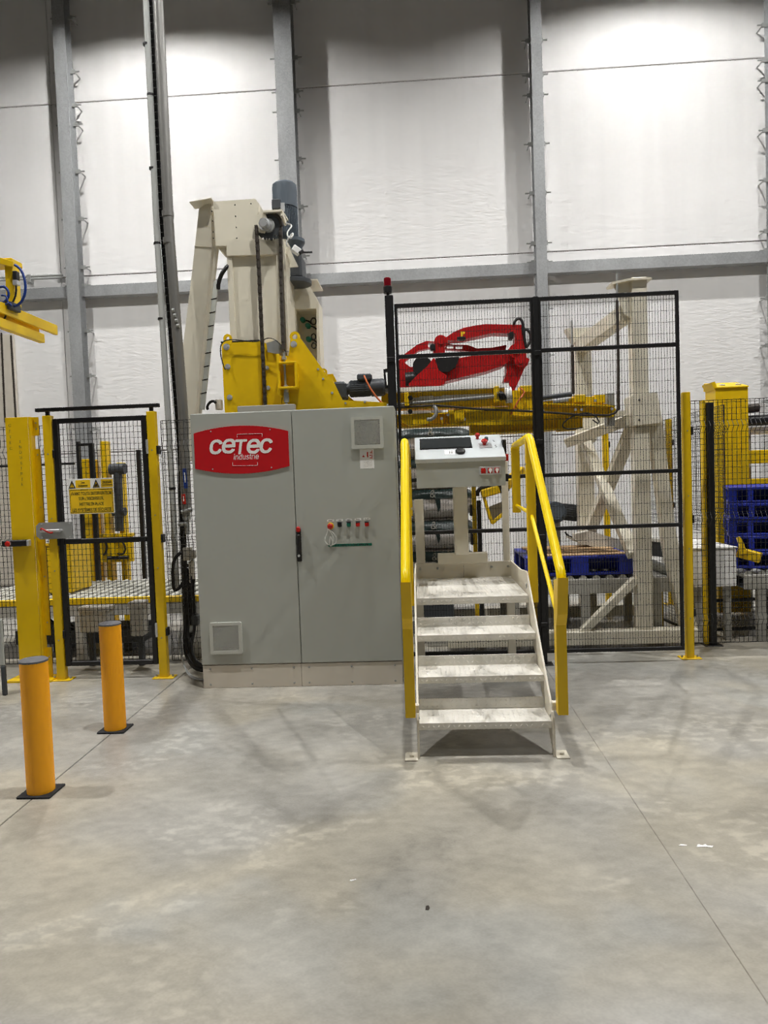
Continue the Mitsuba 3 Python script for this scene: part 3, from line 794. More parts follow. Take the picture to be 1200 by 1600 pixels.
hl = thing('pull_switch', 'black emergency switch with red button bolted across the yellow guard column', 'emergency switch')
ha, hb = xz(4, 849, WY - .04)[0], xz(46, 849, WY - .04)[0]; hz = xz(25, 849, WY - .04)[1]
part(hl, 'body', cbox(ha, hb - .02, WY - .06, WY - .004, hz - .026, hz + .028, .008), M_BLACK)
part(hl, 'end_cap', cbox(hb - .022, hb, WY - .055, WY - .006, hz - .026, hz + .028, .006), M_SILVER)
part(hl, 'button', lathe([(0, .03), (.018, .026), (.024, .01), (.02, 0)], (xz(13, 850, WY - .06)[0], WY - .06, hz), 18, 'y'), M_LRED, 40, label='red button')
part(hl, 'nose', cat_([cyl((xz(22, 849, WY)[0] - .01, WY - .075, hz), (xz(22, 849, WY)[0] - .01, WY - .06, hz), .018, 14)]), M_SILVER, 40)

# low mesh fence runs on each side of the gate and at the right
LOWZ0, LOWZ1 = .13, 2.2
def low_fence(a, b, lab, z0=LOWZ0, z1=LOWZ1, du=.036, dz=.05, folds=True, r=.0022):
    t = thing('wire_fence', lab, 'fence')
    part(t, 'wire_mesh', wires(a, b, z0, z1, du, dz, r, [z for z in (.33, 1.2, 1.98) if folds and z0 + .1 < z < z1 - .08], .035), M_WIRE, kind='stuff')
    part(t, 'edge_wire', rods([(a[0], a[1], z0), (a[0], a[1], z1), (a[0], a[1], z0), (b[0], b[1], z0)], [(b[0], b[1], z0), (b[0], b[1], z1), (a[0], a[1], z1), (b[0], b[1], z1)], .003), M_WIRE)
    return t
low_fence((gb + .05, 6.0), (cx0 + .25, 6.0), 'black wire fence with folds between the gate and the grey cabinet')
low_fence((wx1 + .03, 6.0), (ga - .03, 6.0), 'narrow black wire fence between the guard column and the gate post')
low_fence((-4.6, 6.0), (wx0 - .0, 6.0), 'black wire fence left of the wide yellow column')
low_fence((rx + .035, RY), (4.4, RY), 'black wire fence with folds at the right edge, beside the blue pallets', du=.038)
low_fence((2.79, 6.67), (2.86, 9.4), 'black wire fence running back towards the wall behind the right yellow post', z0=1.0, du=.05, folds=True)

# ------------------------------------------------------------------ bollards
for (u, v), lab in (((64.5, 1238), 'orange-yellow bollard in the foreground at the left'), ((180.5, 1140), 'orange-yellow bollard standing in front of the mesh gate')):
    d = ray(u, v); p = EYE + d * (-EYE[2] / d[2])
    t = thing('bollard', lab, 'bollard')
    x, y = p[0], p[1]
    R = .071
    part(t, 'post', lathe([(0, .01), (R, .01), (R, .72), (0, .72)], (x, y, 0), 40), M_BOLL, 40)
    part(t, 'cap', lathe([(0, .72), (R + .002, .72), (R + .002, .729), (R * .9, .735), (R * .3, .742), (0, .743)], (x, y, 0), 40), M_CAP, 40)
    b = part(t, 'base_plate', cbox(x - .092, x + .092, y - .085, y + .085, 0, .012, .003), M_RUB)
# ------------------------------------------------------------------ cream lifting mast behind the cabinet
MY = 6.46
mast = thing('lift_mast', 'tall cream steel mast with a slanted side leg rising behind the grey cabinet', 'mast')
leg_f = [F(311, 326, 6.5), F(333, 314, 6.5)]
part(mast, 'leg', prism(pz([(311, 326), (329, 313.5), (331, 388), (324, 460), (307, 626), (299, 720), (283, 720), (286, 640), (286, 540), (300, 425)], 6.52), 6.52, 6.66), M_CREAM)
part(mast, 'leg_edge', prism(pz([(333, 314), (336, 316), (339, 388), (331, 460), (314, 626), (306, 720), (303, 720), (311, 626), (328, 460), (335, 388)], 6.50), 6.50, 6.56), M_CREAM)
part(mast, 'weld_seam', bar(F(304, 384, 6.515), F(338, 387, 6.515), .008, .008), M_CREAM)
lug = Polygon(pz([(298, 322), (301, 318), (331, 313), (334, 315), (312, 328), (303, 326)], 6.6))
part(mast, 'lifting_lug', cat_([bar(F(300, 321, 6.50), F(334, 314.5, 6.50), .16, .012)]), M_CREAM)
part(mast, 'head_box', prism(pz([(333, 315), (399, 310.5), (404, 317), (404, 330), (398, 345), (392, 384), (337, 384)], MY), MY, MY + .34), M_CREAM)
part(mast, 'head_apron', prism(pz([(354, 374), (447, 374), (447.5, 397), (354.5, 400)], MY), MY - .01, MY + .36), M_CREAM)
part(mast, 'gusset', prism(pz([(338, 384), (354, 384), (355, 403), (347, 392)], MY + .05), MY + .05, MY + .08), M_CREAM)
xL, xR = xz(357, 470, MY)[0], xz(447.5, 470, MY)[0]
part(mast, 'column', cbox(xL, xR, MY + .03, MY + .36, .3, xz(400, 398, MY)[1], .004), M_CREAM)
part(mast, 'flange', cbox(xL, xL + .05, MY + .005, MY + .03, .3, xz(400, 400, MY)[1], .003), M_CREAM)
part(mast, 'flange', cbox(xR - .075, xR - .03, MY - .01, MY + .03, .3, xz(440, 398, MY)[1], .003), M_CREAM)
part(mast, 'edge_plate', cbox(xR - .012, xR + .012, MY - .03, MY + .38, .3, xz(445, 376, MY)[1], .003), M_CREAM)
for u, v in ((367, 320), (368, 338), (369, 355), (370, 372), (392, 318), (331, 330), (332, 345), (333, 362), (333, 372)):
    part(mast, 'bolt_hole', cyl(F(u, v, MY - .003), F(u, v, MY - .003) + [0, .006, 0], .006, 8), M_BLACK)
# cable tray down the leg
a, b = F(338, 440, 6.47), F(316, 640, 6.47)
tr = part(mast, 'cable_tray', bar(a, b, .045, .02, .003, up=(0, 1, 0)), M_CABL, label='pale cable duct with black ties')
for k in range(8):
    p = a + (b - a) * (.14 + .105 * k)
    part(tr, 'cable_tie', bar(p + [-.028, -.012, 0], p + [.028, -.012, .01], .004, .008, .001), M_BLACK)
part(mast, 'cable', tube(spline([F(359, 414, 6.5), F(352, 420, 6.46), F(343, 437, 6.46), F(341, 452, 6.47)], 20), .018, 10), M_BLACK, True, label='thick black cable')
# sprocket bracket, shaft and sprocket at the head
part(mast, 'bracket_side', prism(pz([(393, 341), (410, 331), (414, 331), (421, 352), (413, 364), (398, 362)], 6.36), 6.36, 6.372), M_CREAM)
part(mast, 'bracket_top', side_prism([(6.33, xz(425, 333, 6.36)[1]), (6.33, xz(425, 330, 6.36)[1]), (6.62, xz(425, 330, 6.36)[1] + .02), (6.62, xz(425, 330, 6.36)[1])], xz(411, 332, 6.36)[0], xz(442, 332, 6.36)[0]), M_CREAM)
part(mast, 'bracket_lip', bar(F(440, 333, 6.34), F(446, 349, 6.5), .02, .05), M_CREAM)
sc_ = F(420, 354, 6.40)
part(mast, 'shaft', cat_([cyl(F(411, 348, 6.26), sc_ + [0, .05, 0], .032, 20), cyl(F(411.5, 348.5, 6.30), F(411.5, 348.5, 6.335), .045, 6), cyl(F(413, 350, 6.34), sc_ + [-.01, -.01, 0], .055, 20)]), M_SILVER, 40, label='bright steel shaft end with nut')
t_ = np.linspace(0, 2 * math.pi, 22 * 4, endpoint=False)
rad = .108 + .010 * np.sign(np.cos(22 * t_))
part(mast, 'sprocket', prism(np.stack([sc_[0] + rad * np.cos(t_), sc_[2] + rad * np.sin(t_)], 1), 6.385, 6.42), M_DARKM, label='dark toothed sprocket')
part(mast, 'hub', cyl(sc_ + [0, -.04, 0], sc_ + [0, .03, 0], .06, 24), M_STEEL, 40)


def chain(path, pitch=.036, w=.046, t=.03, wy=.03):
    """A roller chain along a polyline: side plates and rollers, alternating."""
    path = np.asarray(path, float)
    s = np.r_[0, np.cumsum(np.linalg.norm(np.diff(path, axis=0), axis=1))]
    n = max(2, int(s[-1] / pitch))
    pts = np.stack([np.interp(np.linspace(0, s[-1], n + 1), s, path[:, k]) for k in range(3)], 1)
    out = []
    for k in range(n):
        p, q = pts[k], pts[k + 1]
        e = (q - p) / np.linalg.norm(q - p)
        ww = w if k % 2 else w * .72
        out.append(bar(p - e * .006, q + e * .006, t if abs(e[2]) > .5 else ww, ww if abs(e[2]) > .5 else t, .006, up=(0, 1, 0) if abs(e[2]) > .5 else (0, 0, 1)))
    return cat_(out)


part(mast, 'lift_chain', chain([F(400.5, 353, 6.34), F(405, 430, 6.34), F(409, 520, 6.34), F(415, 640, 6.34)]), M_CHAIN, label='black hanging roller chain')
part(mast, 'lift_chain', chain([F(438.5, 356, 6.40), F(439, 430, 6.40), F(443, 547, 6.34)]), M_CHAIN, label='black hanging roller chain')
part(mast, 'chain_wrap', chain([sc_ + [.118 * math.cos(a), -.005, .118 * math.sin(a)] for a in np.linspace(math.pi, 0, 16)]), M_CHAIN)
# chain tensioner rod
ten = part(mast, 'tensioner', cyl(F(443.5, 552, 6.31), F(448, 638, 6.31), .011, 10), M_STEEL, 40)
part(ten, 'nut', cat_([cyl(F(u, v, 6.31), F(u, v + 4, 6.31), .022, 6) for u, v in ((444, 558), (444.5, 566), (446.5, 602), (447, 609))]), M_SILVER)
part(ten, 'fork', cat_([cbox(*(lambda p: (p[0] - .022, p[0] + .022, p[1] - .02, p[1] + .02, p[2] - .06, p[2] + .03))(F(447.5, 618, 6.31)), .006)]), M_STEEL)
part(mast, 'limit_switch', bar(F(457, 387, 6.34), F(469, 396, 6.36), .06, .06, .008), M_WHITE, label='white limit switch with cable')
part(mast, 'switch_cap', bar(F(466.5, 397, 6.34), F(472, 393, 6.36), .07, .03, .004), M_BLACK)
part(mast, 'switch_rod', cyl(F(470, 394.5, 6.35), F(488, 394, 6.35), .009, 8), M_BLACK)
part(mast, 'switch_cable', tube(spline([F(446, 349, 6.40), F(454, 356, 6.36), F(449, 367, 6.34), F(454, 372, 6.33), F(458, 365, 6.34), F(451, 372, 6.35), F(452, 385, 6.36)], 30), .007, 8), M_WHITE, True)
part(mast, 'side_gusset', prism(pz([(447, 377), (466, 416.5), (451, 418)], 6.5), 6.5, 6.515), M_CREAM)
# gear motor on top
gm = thing('geared_motor', 'vertical dark blue-grey electric motor on top of the cream mast', 'motor')
mc = F(446, 330, 6.78); mx, my = mc[0], mc[1]
zz = lambda v: xz(446, v, 6.78)[1]
RM = abs(xz(465, 330, 6.78)[0] - xz(427, 330, 6.78)[0]) / 2
part(gm, 'fan_cowl', lathe([(0, zz(287)), (RM * .8, zz(287)), (RM * .97, zz(290)), (RM, zz(294)), (RM, zz(326)), (0, zz(326))], (mx, my, 0), 36), M_MOTOR, 30)
body = [lathe([(0, zz(325)), (RM * .86, zz(325)), (RM * .86, zz(376)), (0, zz(376))], (mx, my, 0), 36)]
for k in range(40):
    a = k * 2 * math.pi / 40
    c, s = math.cos(a), math.sin(a)
    m = cbox(RM * .84, RM * .99, -.0035, .0035, zz(374), zz(327), .001)
    m.apply_transform(trimesh.transformations.rotation_matrix(a, [0, 0, 1])); m.apply_translation((mx, my, 0)); body.append(m)
part(gm, 'finned_body', cat_(body), M_MOTOR)
part(gm, 'flange', lathe([(0, zz(376)), (RM * 1.05, zz(376)), (RM * 1.05, zz(381)), (RM * .8, zz(388)), (RM * .7, zz(404)), (0, zz(404))], (mx + .05, my, 0), 30), M_MOTOR, 30)
part(gm, 'gearbox', cbox(mx - .05, mx + .15, my - .12, my + .16, zz(440), zz(402), .02), M_DARKM)
part(gm, 'gearbox_flange', lathe([(0, zz(446)), (.15, zz(446)), (.15, zz(440)), (.10, zz(436)), (0, zz(436))], (mx + .07, my, 0), 28), M_DARKM, 30)
part(gm, 'terminal_box', cbox(mx - RM * .9, mx - RM * .2, my - RM * 1.15, my - RM * .6, zz(334), zz(318), .01), M_DARKM)
part(gm, 'rating_plate', cbox(mx - .03, mx + .015, my - RM * 1.01, my - RM * .98, zz(338), zz(324), .002), M_SILVER)
# rear mast with green lamps
rm = thing('rear_mast', 'second cream mast with an open cable recess and green plugs right of the lift mast', 'mast')
RYM = 6.95
part(rm, 'side_wall', prism(pz([(456, 447), (463, 468), (463, 640), (453, 640), (452, 470)], RYM), RYM - .02, RYM + .25), M_CREAM)
part(rm, 'side_wall', prism(pz([(494.5, 468), (498, 472), (504, 640), (497, 640)], RYM), RYM - .02, RYM + .25), M_CREAM)
part(rm, 'hood', prism(pz([(455, 449), (461, 446), (482, 443), (497, 471), (495, 483), (462, 484), (460, 465), (456, 460)], RYM), RYM - .025, RYM + .2), M_CREAM)
part(rm, 'back_panel', prism(pz([(460, 480), (497, 480), (502, 640), (460, 640)], RYM + .2), RYM + .2, RYM + .25), M_CREAM)
part(rm, 'top_plate', side_prism([(RYM - .05, xz(485, 441, RYM)[1]), (RYM + .35, xz(485, 441, RYM)[1]), (RYM + .35, xz(485, 438.5, RYM)[1]), (RYM - .05, xz(485, 438.5, RYM)[1])], xz(475, 440, RYM)[0], xz(497, 440, RYM)[0]), M_CREAM)
for u, v in ((474, 501), (482, 510), (483, 531)):
    p = F(u, v, RYM + .12)
    k = part(rm, 'green_plug', lathe([(0, .07), (.018, .07), (.026, .05), (.026, 0)], p, 18, 'y'), M_GREEN, 40, label='green cable plug')
    part(k, 'tail', tube(spline([p, p + [.04, .02, 0], p + [.075, .02, -.03]], 10), .008, 8), M_BLACK, True)
for u, v, r in ((490, 502, .026), (490, 526, .022), (490.5, 540, .022)):
    p = F(u, v, RYM + .1); a = np.linspace(0, 2 * math.pi, 20)
    part(rm, 'cable_loop', tube(np.stack([p[0] + r * np.cos(a), p[1] + 0 * a, p[2] + r * 1.25 * np.sin(a)], 1), .006, 6), M_BLACK, True)

# ------------------------------------------------------------------ yellow lift carriage in front of the mast
KY = 6.38
car = thing('lift_carriage', 'yellow bolted lift carriage around the foot of the cream mast above the cabinet', 'lift carriage')
part(car, 'plate', prism(pz([(346, 536), (407, 533), (409, 640), (412, 660), (352, 660)], KY + .03), KY + .03, KY + .06), M_YEL)
part(car, 'plate', prism(pz([(407, 533), (437, 545), (441, 660), (412, 660)], KY + .06), KY + .06, KY + .09), M_YEL)
part(car, 'plate_edge', bar(F(346, 535.5, KY + .06), F(406, 532.5, KY + .06), .05, .012), M_BLACK)
wing = Polygon(pz([(451, 556), (454, 528), (456, 522), (462, 521), (466, 526), (470, 529), (512, 588), (518, 590), (535, 625), (604, 629), (604, 665), (441, 665), (441, 556)], KY - .02)).union(Point(xz(460.5, 526, KY - .02)).buffer(.046)).difference(Point(xz(460.5, 526, KY - .02)).buffer(.024))
part(car, 'wing_plate', prism(wing, KY - .02, KY + .01), M_YEL)
part(car, 'rear_wing', prism(pz([(506, 585), (520, 584), (532, 608), (560, 632), (500, 632)], KY + .22), KY + .22, KY + .25), M_YEL)
def lug_(u, v, r, Y):
    c = xz(u, v, Y)
    return prism(Point(c).buffer(r).union(sbox(c[0] - r, c[1] - r * 1.5, c[0] + r, c[1])).difference(Point(c).buffer(r * .42)), Y, Y + .025)
part(car, 'lug', lug_(355.5, 528.5, .038, KY + .028), M_YEL)
part(car, 'lug', lug_(505.5, 581, .032, KY + .18), M_YEL)
for u, v, r in ((354, 542, .02), (356, 573, .017), (359, 621, .017), (417, 575, .013), (419, 606, .013), (459, 538, .02), (497, 577, .007), (505, 592, .007), (519, 614, .008), (540, 630, .007), (570, 628, .007)):
    Yb = KY + .03 if u < 410 else KY + .06 if u < 430 else KY - .02
    c = F(u, v, Yb)
    part(car, 'bolt', cat_([cyl(c + [0, -.022, 0], c, r, 6), cyl(c + [0, -.006, 0], c, r * 1.5, 14)]), M_SILVER)
br = part(car, 'tensioner_frame', cat_([cbox(xz(432, 560, 6.28)[0], xz(436.5, 560, 6.28)[0], 6.27, 6.42, xz(434, 618, 6.28)[1], xz(434, 553, 6.28)[1], .004),
                                       cbox(xz(436, 567, 6.28)[0], xz(463, 567, 6.28)[0], 6.25, 6.40, xz(450, 568.5, 6.28)[1], xz(450, 565.5, 6.28)[1], .004),
                                       cbox(xz(436, 606, 6.28)[0], xz(463, 606, 6.28)[0], 6.25, 6.40, xz(450, 607.5, 6.28)[1], xz(450, 604.5, 6.28)[1], .004),
                                       cbox(xz(461, 585, 6.28)[0], xz(464.5, 585, 6.28)[0], 6.25, 6.40, xz(450, 607, 6.28)[1], xz(450, 566, 6.28)[1], .004)]), M_YEL)
part(car, 'guard_plate', prism(pz([(416, 536), (432, 531), (447, 547), (452, 550), (432, 553), (418, 550)], KY + .03), KY + .03, KY + .035), M_STEEL, label='grey sensor guard plate')
part(car, 'connector_box', cbox(xz(336, 630, 6.45)[0], xz(345, 630, 6.45)[0], 6.45, 6.52, xz(340, 640, 6.45)[1], xz(340, 624, 6.45)[1], .004), M_PLINTH)
part(car, 'connector', tube(spline([F(325, 640, 6.44), F(328, 629, 6.44), F(334, 627, 6.44), F(337, 630, 6.44)], 14), .012, 8), M_BLACK, True)
part(car, 'foot_beam', cbox(xz(371, 636, 6.25)[0], xz(461, 636, 6.25)[0], 6.24, 6.30, xz(416, 643, 6.25)[1], xz(416, 633, 6.25)[1], .004), M_FRAMEG)
part(car, 'wire', tube(spline([F(406, 532, 6.36), F(385, 533, 6.36), F(347, 536, 6.36), F(346, 560, 6.36), F(352, 578, 6.36)], 30), .005, 6), M_BLACK, True)
part(car, 'wire', tube(spline([F(412, 531, 6.36), F(425, 529, 6.34), F(437, 537, 6.34), F(447, 550, 6.36)], 20), .004, 6), M_BLACK, True)
# small horizontal motor
hm = thing('travel_motor', 'small horizontal dark grey motor lying on the yellow carriage right of its wing plate', 'motor')
p0, p1 = F(546, 608, 6.5), F(602, 605, 6.5)
ax = (p1 - p0) / np.linalg.norm(p1 - p0)
part(hm, 'body', cat_([cyl(p0, p0 + ax * .20, .068, 28)] + [bar(p0 + ax * .01 + np.array([0, math.cos(a) * .07, math.sin(a) * .07]), p0 + ax * .19 + np.array([0, math.cos(a) * .07, math.sin(a) * .07]), .006, .012, .001) for a in np.linspace(0, 2 * math.pi, 26)]), M_DARKM)
part(hm, 'cowl', cat_([cyl(p0 + ax * .20, p1 - ax * .02, .08, 28), cyl(p1 - ax * .02, p1, .08, 28, .066)]), M_DARKM, 40)
part(hm, 'gearbox', cbox(p0[0] - .14, p0[0] - .02, 6.40, 6.60, p0[2] - .10, p0[2] + .06, .02), M_DARKM)
part(hm, 'neck', cyl(p0 - ax * .05, p0 + ax * .01, .05, 20), M_DARKM, 40)
tb = F(569.5, 589.5, 6.46)
part(hm, 'terminal_box', cbox(tb[0] - .066, tb[0] + .066, 6.42, 6.54, tb[2] - .03, tb[2] + .028, .012), M_DARKM)
part(hm, 'cable', tube(spline([F(569, 587, 6.40), F(575, 600, 6.37), F(588, 620, 6.37), F(600, 632, 6.38)], 20), .008, 8), M_ORANGE, True, label='orange motor cable')
single('cable_chain_bracket', cat_([prism(Polygon(pz([(599, 577), (610, 575), (611, 605), (601, 606)], 6.5)).difference(Polygon(pz([(602, 581), (607, 580), (608, 601), (604, 602)], 6.5))), 6.5, 6.56)]), M_BLACK,
       'black open bracket beside the small horizontal motor', 'bracket')

# ------------------------------------------------------------------ long yellow beam
BY = 6.62
beam = thing('lift_beam', 'long yellow machine beam with pneumatic rods running from the mast to the white frame', 'machine beam')
part(beam, 'upper_beam', prism(pz([(596, 612), (622, 609), (796, 602), (797, 634), (700, 638), (596, 640)], BY), BY, BY + .16), M_YEL)
part(beam, 'white_rail', prism(pz([(590, 607), (795, 598.5), (797, 605), (590, 614.5)], BY - .06), BY - .06, BY + .18), M_WHITE, label='white top rail')
part(beam, 'lower_beam', prism(pz([(596, 650), (708, 645), (735, 645), (836, 646), (910, 646), (910, 668), (836, 675), (735, 680), (735, 664), (596, 669)], BY + .05), BY + .05, BY + .22), M_YEL)
part(beam, 'middle_plate', prism(pz([(700, 641), (772, 636), (840, 636), (840, 662), (772, 664), (704, 664)], BY - .02), BY - .02, BY + .02), M_YEL)
part(beam, 'end_beam', prism(pz([(794, 617), (800, 610), (842, 610), (845, 628), (895, 622), (903, 620), (938, 620), (941, 630), (958, 634), (963, 640), (960, 650), (842, 654), (797, 650)], BY - .01), BY - .01, BY + .14), M_YEL)
part(beam, 'end_block', cbox(xz(928, 620, BY)[0], xz(945, 620, BY)[0], BY - .03, BY + .10, xz(935, 630, BY)[1], xz(935, 617, BY)[1], .006), M_YEL)
part(beam, 'front_bracket', prism(pz([(628, 649), (672, 645), (680, 652), (672, 662), (640, 666), (628, 660)], BY - .08), BY - .08, BY - .04), M_YEL)
part(beam, 'inner_web', prism(pz([(636, 622), (774, 614), (774, 622), (636, 632)], BY - .012), BY - .012, BY - .004), M_GBOX)
part(beam, 'rod', cyl(F(600, 634, BY - .08), F(772, 619.5, BY - .08), .016, 12), M_STEEL, 40, label='long steel rod')
pc = F(786, 618, BY - .10)
part(beam, 'bellows', cat_([cyl(pc + [k * .014 - .06, 0, -.001 * k], pc + [k * .014 - .053, 0, 0], .050 - .004 * (k % 2), 18) for k in range(6)]), M_BLACK)
part(beam, 'air_spring', cyl(pc + [.022, 0, 0], pc + [.075, 0, .004], .072, 28), M_WHITE, 40, label='white round air spring')
part(beam, 'yoke', cat_([cbox(*(lambda p: (p[0] - .02, p[0] + .02, BY - .14, BY - .02, p[2] - .06, p[2] + .08))(F(774, 620, BY)), .004), cbox(*(lambda p: (p[0] - .02, p[0] + .02, BY - .14, BY - .02, p[2] - .05, p[2] + .07))(F(636, 628, BY)), .004)]), M_YEL)
part(beam, 'roller', cat_([cyl(F(641, 622, BY - .14), F(641, 622, BY - .06), .024, 16), cyl(F(641, 643, BY - .12), F(641, 643, BY - .06), .022, 16)]), M_BLACK, 40)
part(beam, 'drive_chain', chain([F(604, 637, BY - .11), F(680, 633.5, BY - .11), F(745, 639, BY - .11), F(836, 643, BY - .08), F(905, 648, BY - .06), F(950, 649, BY - .05), F(962, 645, BY - .05), F(966, 637, BY - .05)], .03, .026, .02), M_CHAIN, label='dark chain slung along the beam')
for pts in ([F(812, 606, BY - .05), F(818, 616, BY - .07), F(806, 634, BY - .08), F(810, 640, BY - .07)], [F(820, 612, BY - .05), F(812, 624, BY - .08), F(798, 648, BY - .07)]):
    part(beam, 'cable', tube(spline(pts, 20), .006, 8), M_ORANGE, True, label='orange cable')
part(beam, 'bar_sleeve', cat_([cyl(F(846, 622, BY - .02), F(893, 616, BY - .02), .022, 14)]), M_DARKM, 40)
part(beam, 'bright_sleeve', cyl(F(864, 627, BY - .04), F(888, 624, BY - .04), .022, 14), M_SILVER, 40)
part(beam, 'grey_block', cbox(xz(950, 630, BY)[0], xz(962, 630, BY)[0], BY + .03, BY + .15, xz(955, 665, BY)[1], xz(955, 613, BY)[1], .006), M_STEEL)
for u, v in ((720, 650), (726, 655), (848, 641), (899, 640), (909, 640), (956, 639), (930, 626), (700, 648), (690, 654)):
    part(beam, 'bolt', cyl(F(u, v, BY - .05), F(u, v, BY - .01), .014, 8), M_SILVER)
part(beam, 'hose', tube(spline([F(910, 668, BY - .02), F(880, 662, BY - .06), F(932, 652, BY - .06), F(936, 660, BY - .06), F(926, 656, BY - .06)], 30), .006, 6), M_BLACK, True)
for (a, b, dy) in (((735, 646), (910, 646.5), .05), ((735, 679), (910, 667.5), .05), ((596, 650.5), (708, 645.5), .05), ((596, 668), (735, 664), .05), ((845, 631), (960, 635), -.01), ((797, 650), (958, 651), -.01)):
    part(beam, 'flange', bar(F(*a, BY + dy - .02), F(*b, BY + dy - .02), .05, .012, .002), M_YEL)
for u in (652, 690, 745, 775, 805, 850, 880):
    part(beam, 'rib', prism(pz([(u, 650), (u + 2.5, 650), (u + 2.5, 663), (u, 663)], BY + .02), BY + .02, BY + .06), M_YEL)
for u, w2, v0, v1 in ((655, 22, 618, 624), (690, 45, 616, 623)):
    part(beam, 'window_plate', prism(pz([(u, v0 + 1.5), (u + w2, v0), (u + w2, v1), (u, v1 + 1.5)], BY - .02), BY - .02, BY - .012), M_CREAM)
part(beam, 'clamp', tube(spline([F(676, 634, BY - .10), F(682, 642, BY - .12), F(678, 652, BY - .12), F(668, 655, BY - .1)], 16), .018, 10), M_STEEL, True)
part(beam, 'cylinder_block', cat_([cbox(*(lambda p: (p[0] - .04, p[0] + .05, BY - .06, BY + .0, p[2] - .05, p[2] + .06))(F(716, 650, BY)), .006), cbox(*(lambda p: (p[0] - .05, p[0] + .05, BY - .05, BY + .1, p[2] - .02, p[2] + .05))(F(905, 626, BY)), .006), cbox(*(lambda p: (p[0] - .08, p[0] + .06, BY - .04, BY + .1, p[2] - .02, p[2] + .04))(F(825, 610, BY)), .006)]), M_YEL)
part(beam, 'under_bracket', prism(pz([(871, 655), (905, 653), (910, 664), (900, 672), (872, 674)], BY + .02), BY + .02, BY + .12), M_YEL)

# ------------------------------------------------------------------ red palletising robot
RBY = 8.3
rob = thing('palletising_robot', 'red four-bar palletising robot arm behind the tall black mesh fence', 'robot')
c7 = lambda pts: [(630 + x / 5.4545, 490 + y / 5.4545) for x, y in pts]
def rp(name, pts, y0, y1, m=M_RED, holes=None, label=None):
    g = Polygon(pz(c7(pts), RBY)).buffer(-.01).buffer(.01)
    for h in holes or (): g = g.difference(Polygon(pz(c7(h), RBY)).buffer(.012))
    return part(rob, name, prism(g, RBY + y0, RBY + y1), m, label=label)
rp('upper_link', [(340, 222), (430, 160), (520, 122), (610, 105), (700, 92), (860, 96), (1005, 98), (1018, 112), (1045, 330), (940, 335), (955, 172), (760, 168), (640, 195), (530, 218), (440, 228), (400, 232)], -.02, .18)
rp('thin_link', [(-60, 400), (0, 325), (120, 236), (200, 205), (330, 214), (430, 236), (560, 240), (640, 270), (780, 262), (900, 238), (888, 305), (790, 322), (690, 343), (590, 298), (470, 285), (370, 275), (230, 266), (130, 288), (20, 375), (-40, 440)], .20, .30,
   holes=[[(222, 226), (285, 226), (285, 252), (222, 252)], [(385, 250), (428, 250), (428, 262), (385, 262)], [(462, 254), (505, 254), (505, 266), (462, 266)]])
rp('rocker', [(272, 250), (320, 222), (358, 232), (350, 300), (356, 360), (250, 365)], -.10, -.02)
rp('main_arm', [(250, 400), (400, 400), (520, 378), (700, 345), (900, 318), (1040, 330), (1046, 400), (900, 412), (840, 452), (700, 500), (600, 522), (480, 552), (360, 582), (300, 590)], -.06, .22)
rp('shoulder', [(36, 628), (120, 540), (200, 470), (262, 390), (300, 500), (370, 545), (350, 615), (300, 632)], -.16, .05)
rp('base', [(-40, 620), (-40, 400), (0, 405), (60, 450), (150, 440), (200, 380), (260, 440), (240, 560), (160, 640)], .05, .4)
rp('black_cover', [(272, 396), (478, 384), (440, 470), (380, 512), (282, 514)], -.14, -.05, M_BLACK, label='black side cover')
rp('wrist', [(880, 415), (930, 400), (1078, 384), (1056, 440), (1035, 462), (945, 660), (905, 655), (900, 570), (850, 592), (880, 500)], -.02, .20)
rp('wrist_fin', [(1040, 372), (1082, 386), (1060, 410), (1062, 440), (1040, 450)], .0, .04)
for (u, v), r in (((320, 238), .075), ((960, 318), .08), ((1000, 400), .07)):
    p = F(630 + u / 5.4545, 490 + v / 5.4545, RBY - .10)
    part(rob, 'joint_cap', cat_([cyl(p, p + [0, .1, 0], r, 24), cyl(p - [0, .02, 0], p, r * .5, 16)]), M_RED, 40)
p = F(660, 575, RBY - .0)
part(rob, 'motor', cat_([cyl(p, p + [0, -.15, 0], .11, 24), cyl(p + [-.02, -.05, -.12], p + [-.2, -.05, -.13], .08, 20)]), M_BLACK, 40, label='black joint motor')
part(rob, 'logo_mark', prism(Polygon(pz(c7([(490, 150), (525, 152), (525, 172), (512, 174), (508, 200), (492, 198)]), RBY - .022)), RBY - .024, RBY - .0205), M_SIGNY, label='small yellow mark')
part(rob, 'stop_pad', cat_([cbox(*(lambda p: (p[0] - .045, p[0] + .045, RBY - .06, RBY + .04, p[2] - .022, p[2] + .012))(F(720.5, 529, RBY)), .006), cbox(*(lambda p: (p[0] - .025, p[0] + .025, RBY - .06, RBY + .06, p[2] - .05, p[2] + .03))(F(798, 524, RBY)), .01), cbox(*(lambda p: (p[0] - .03, p[0] + .03, RBY - .14, RBY - .06, p[2] - .04, p[2] + .03))(F(676, 545, RBY)), .01)]), M_BLACK)
for pts in ([(945, 92), (965, 52), (990, 42), (1012, 66), (1022, 110), (1030, 180)], [(1015, 150), (1060, 140), (1085, 185), (1075, 250), (1045, 290)], [(1030, 120), (1032, 200), (1048, 280)]):
    part(rob, 'hose', tube(spline([F(630 + x / 5.4545, 490 + y / 5.4545, RBY - .03) for x, y in pts], 26), .016, 8), M_BLACK, True, label='black hose')
part(rob, 'pedestal', cbox(*(lambda a, b: (a[0], b[0], RBY + .05, RBY + .7, 0, a[2]))(F(628, 607, RBY), F(690, 607, RBY)), .01), M_GBOX)

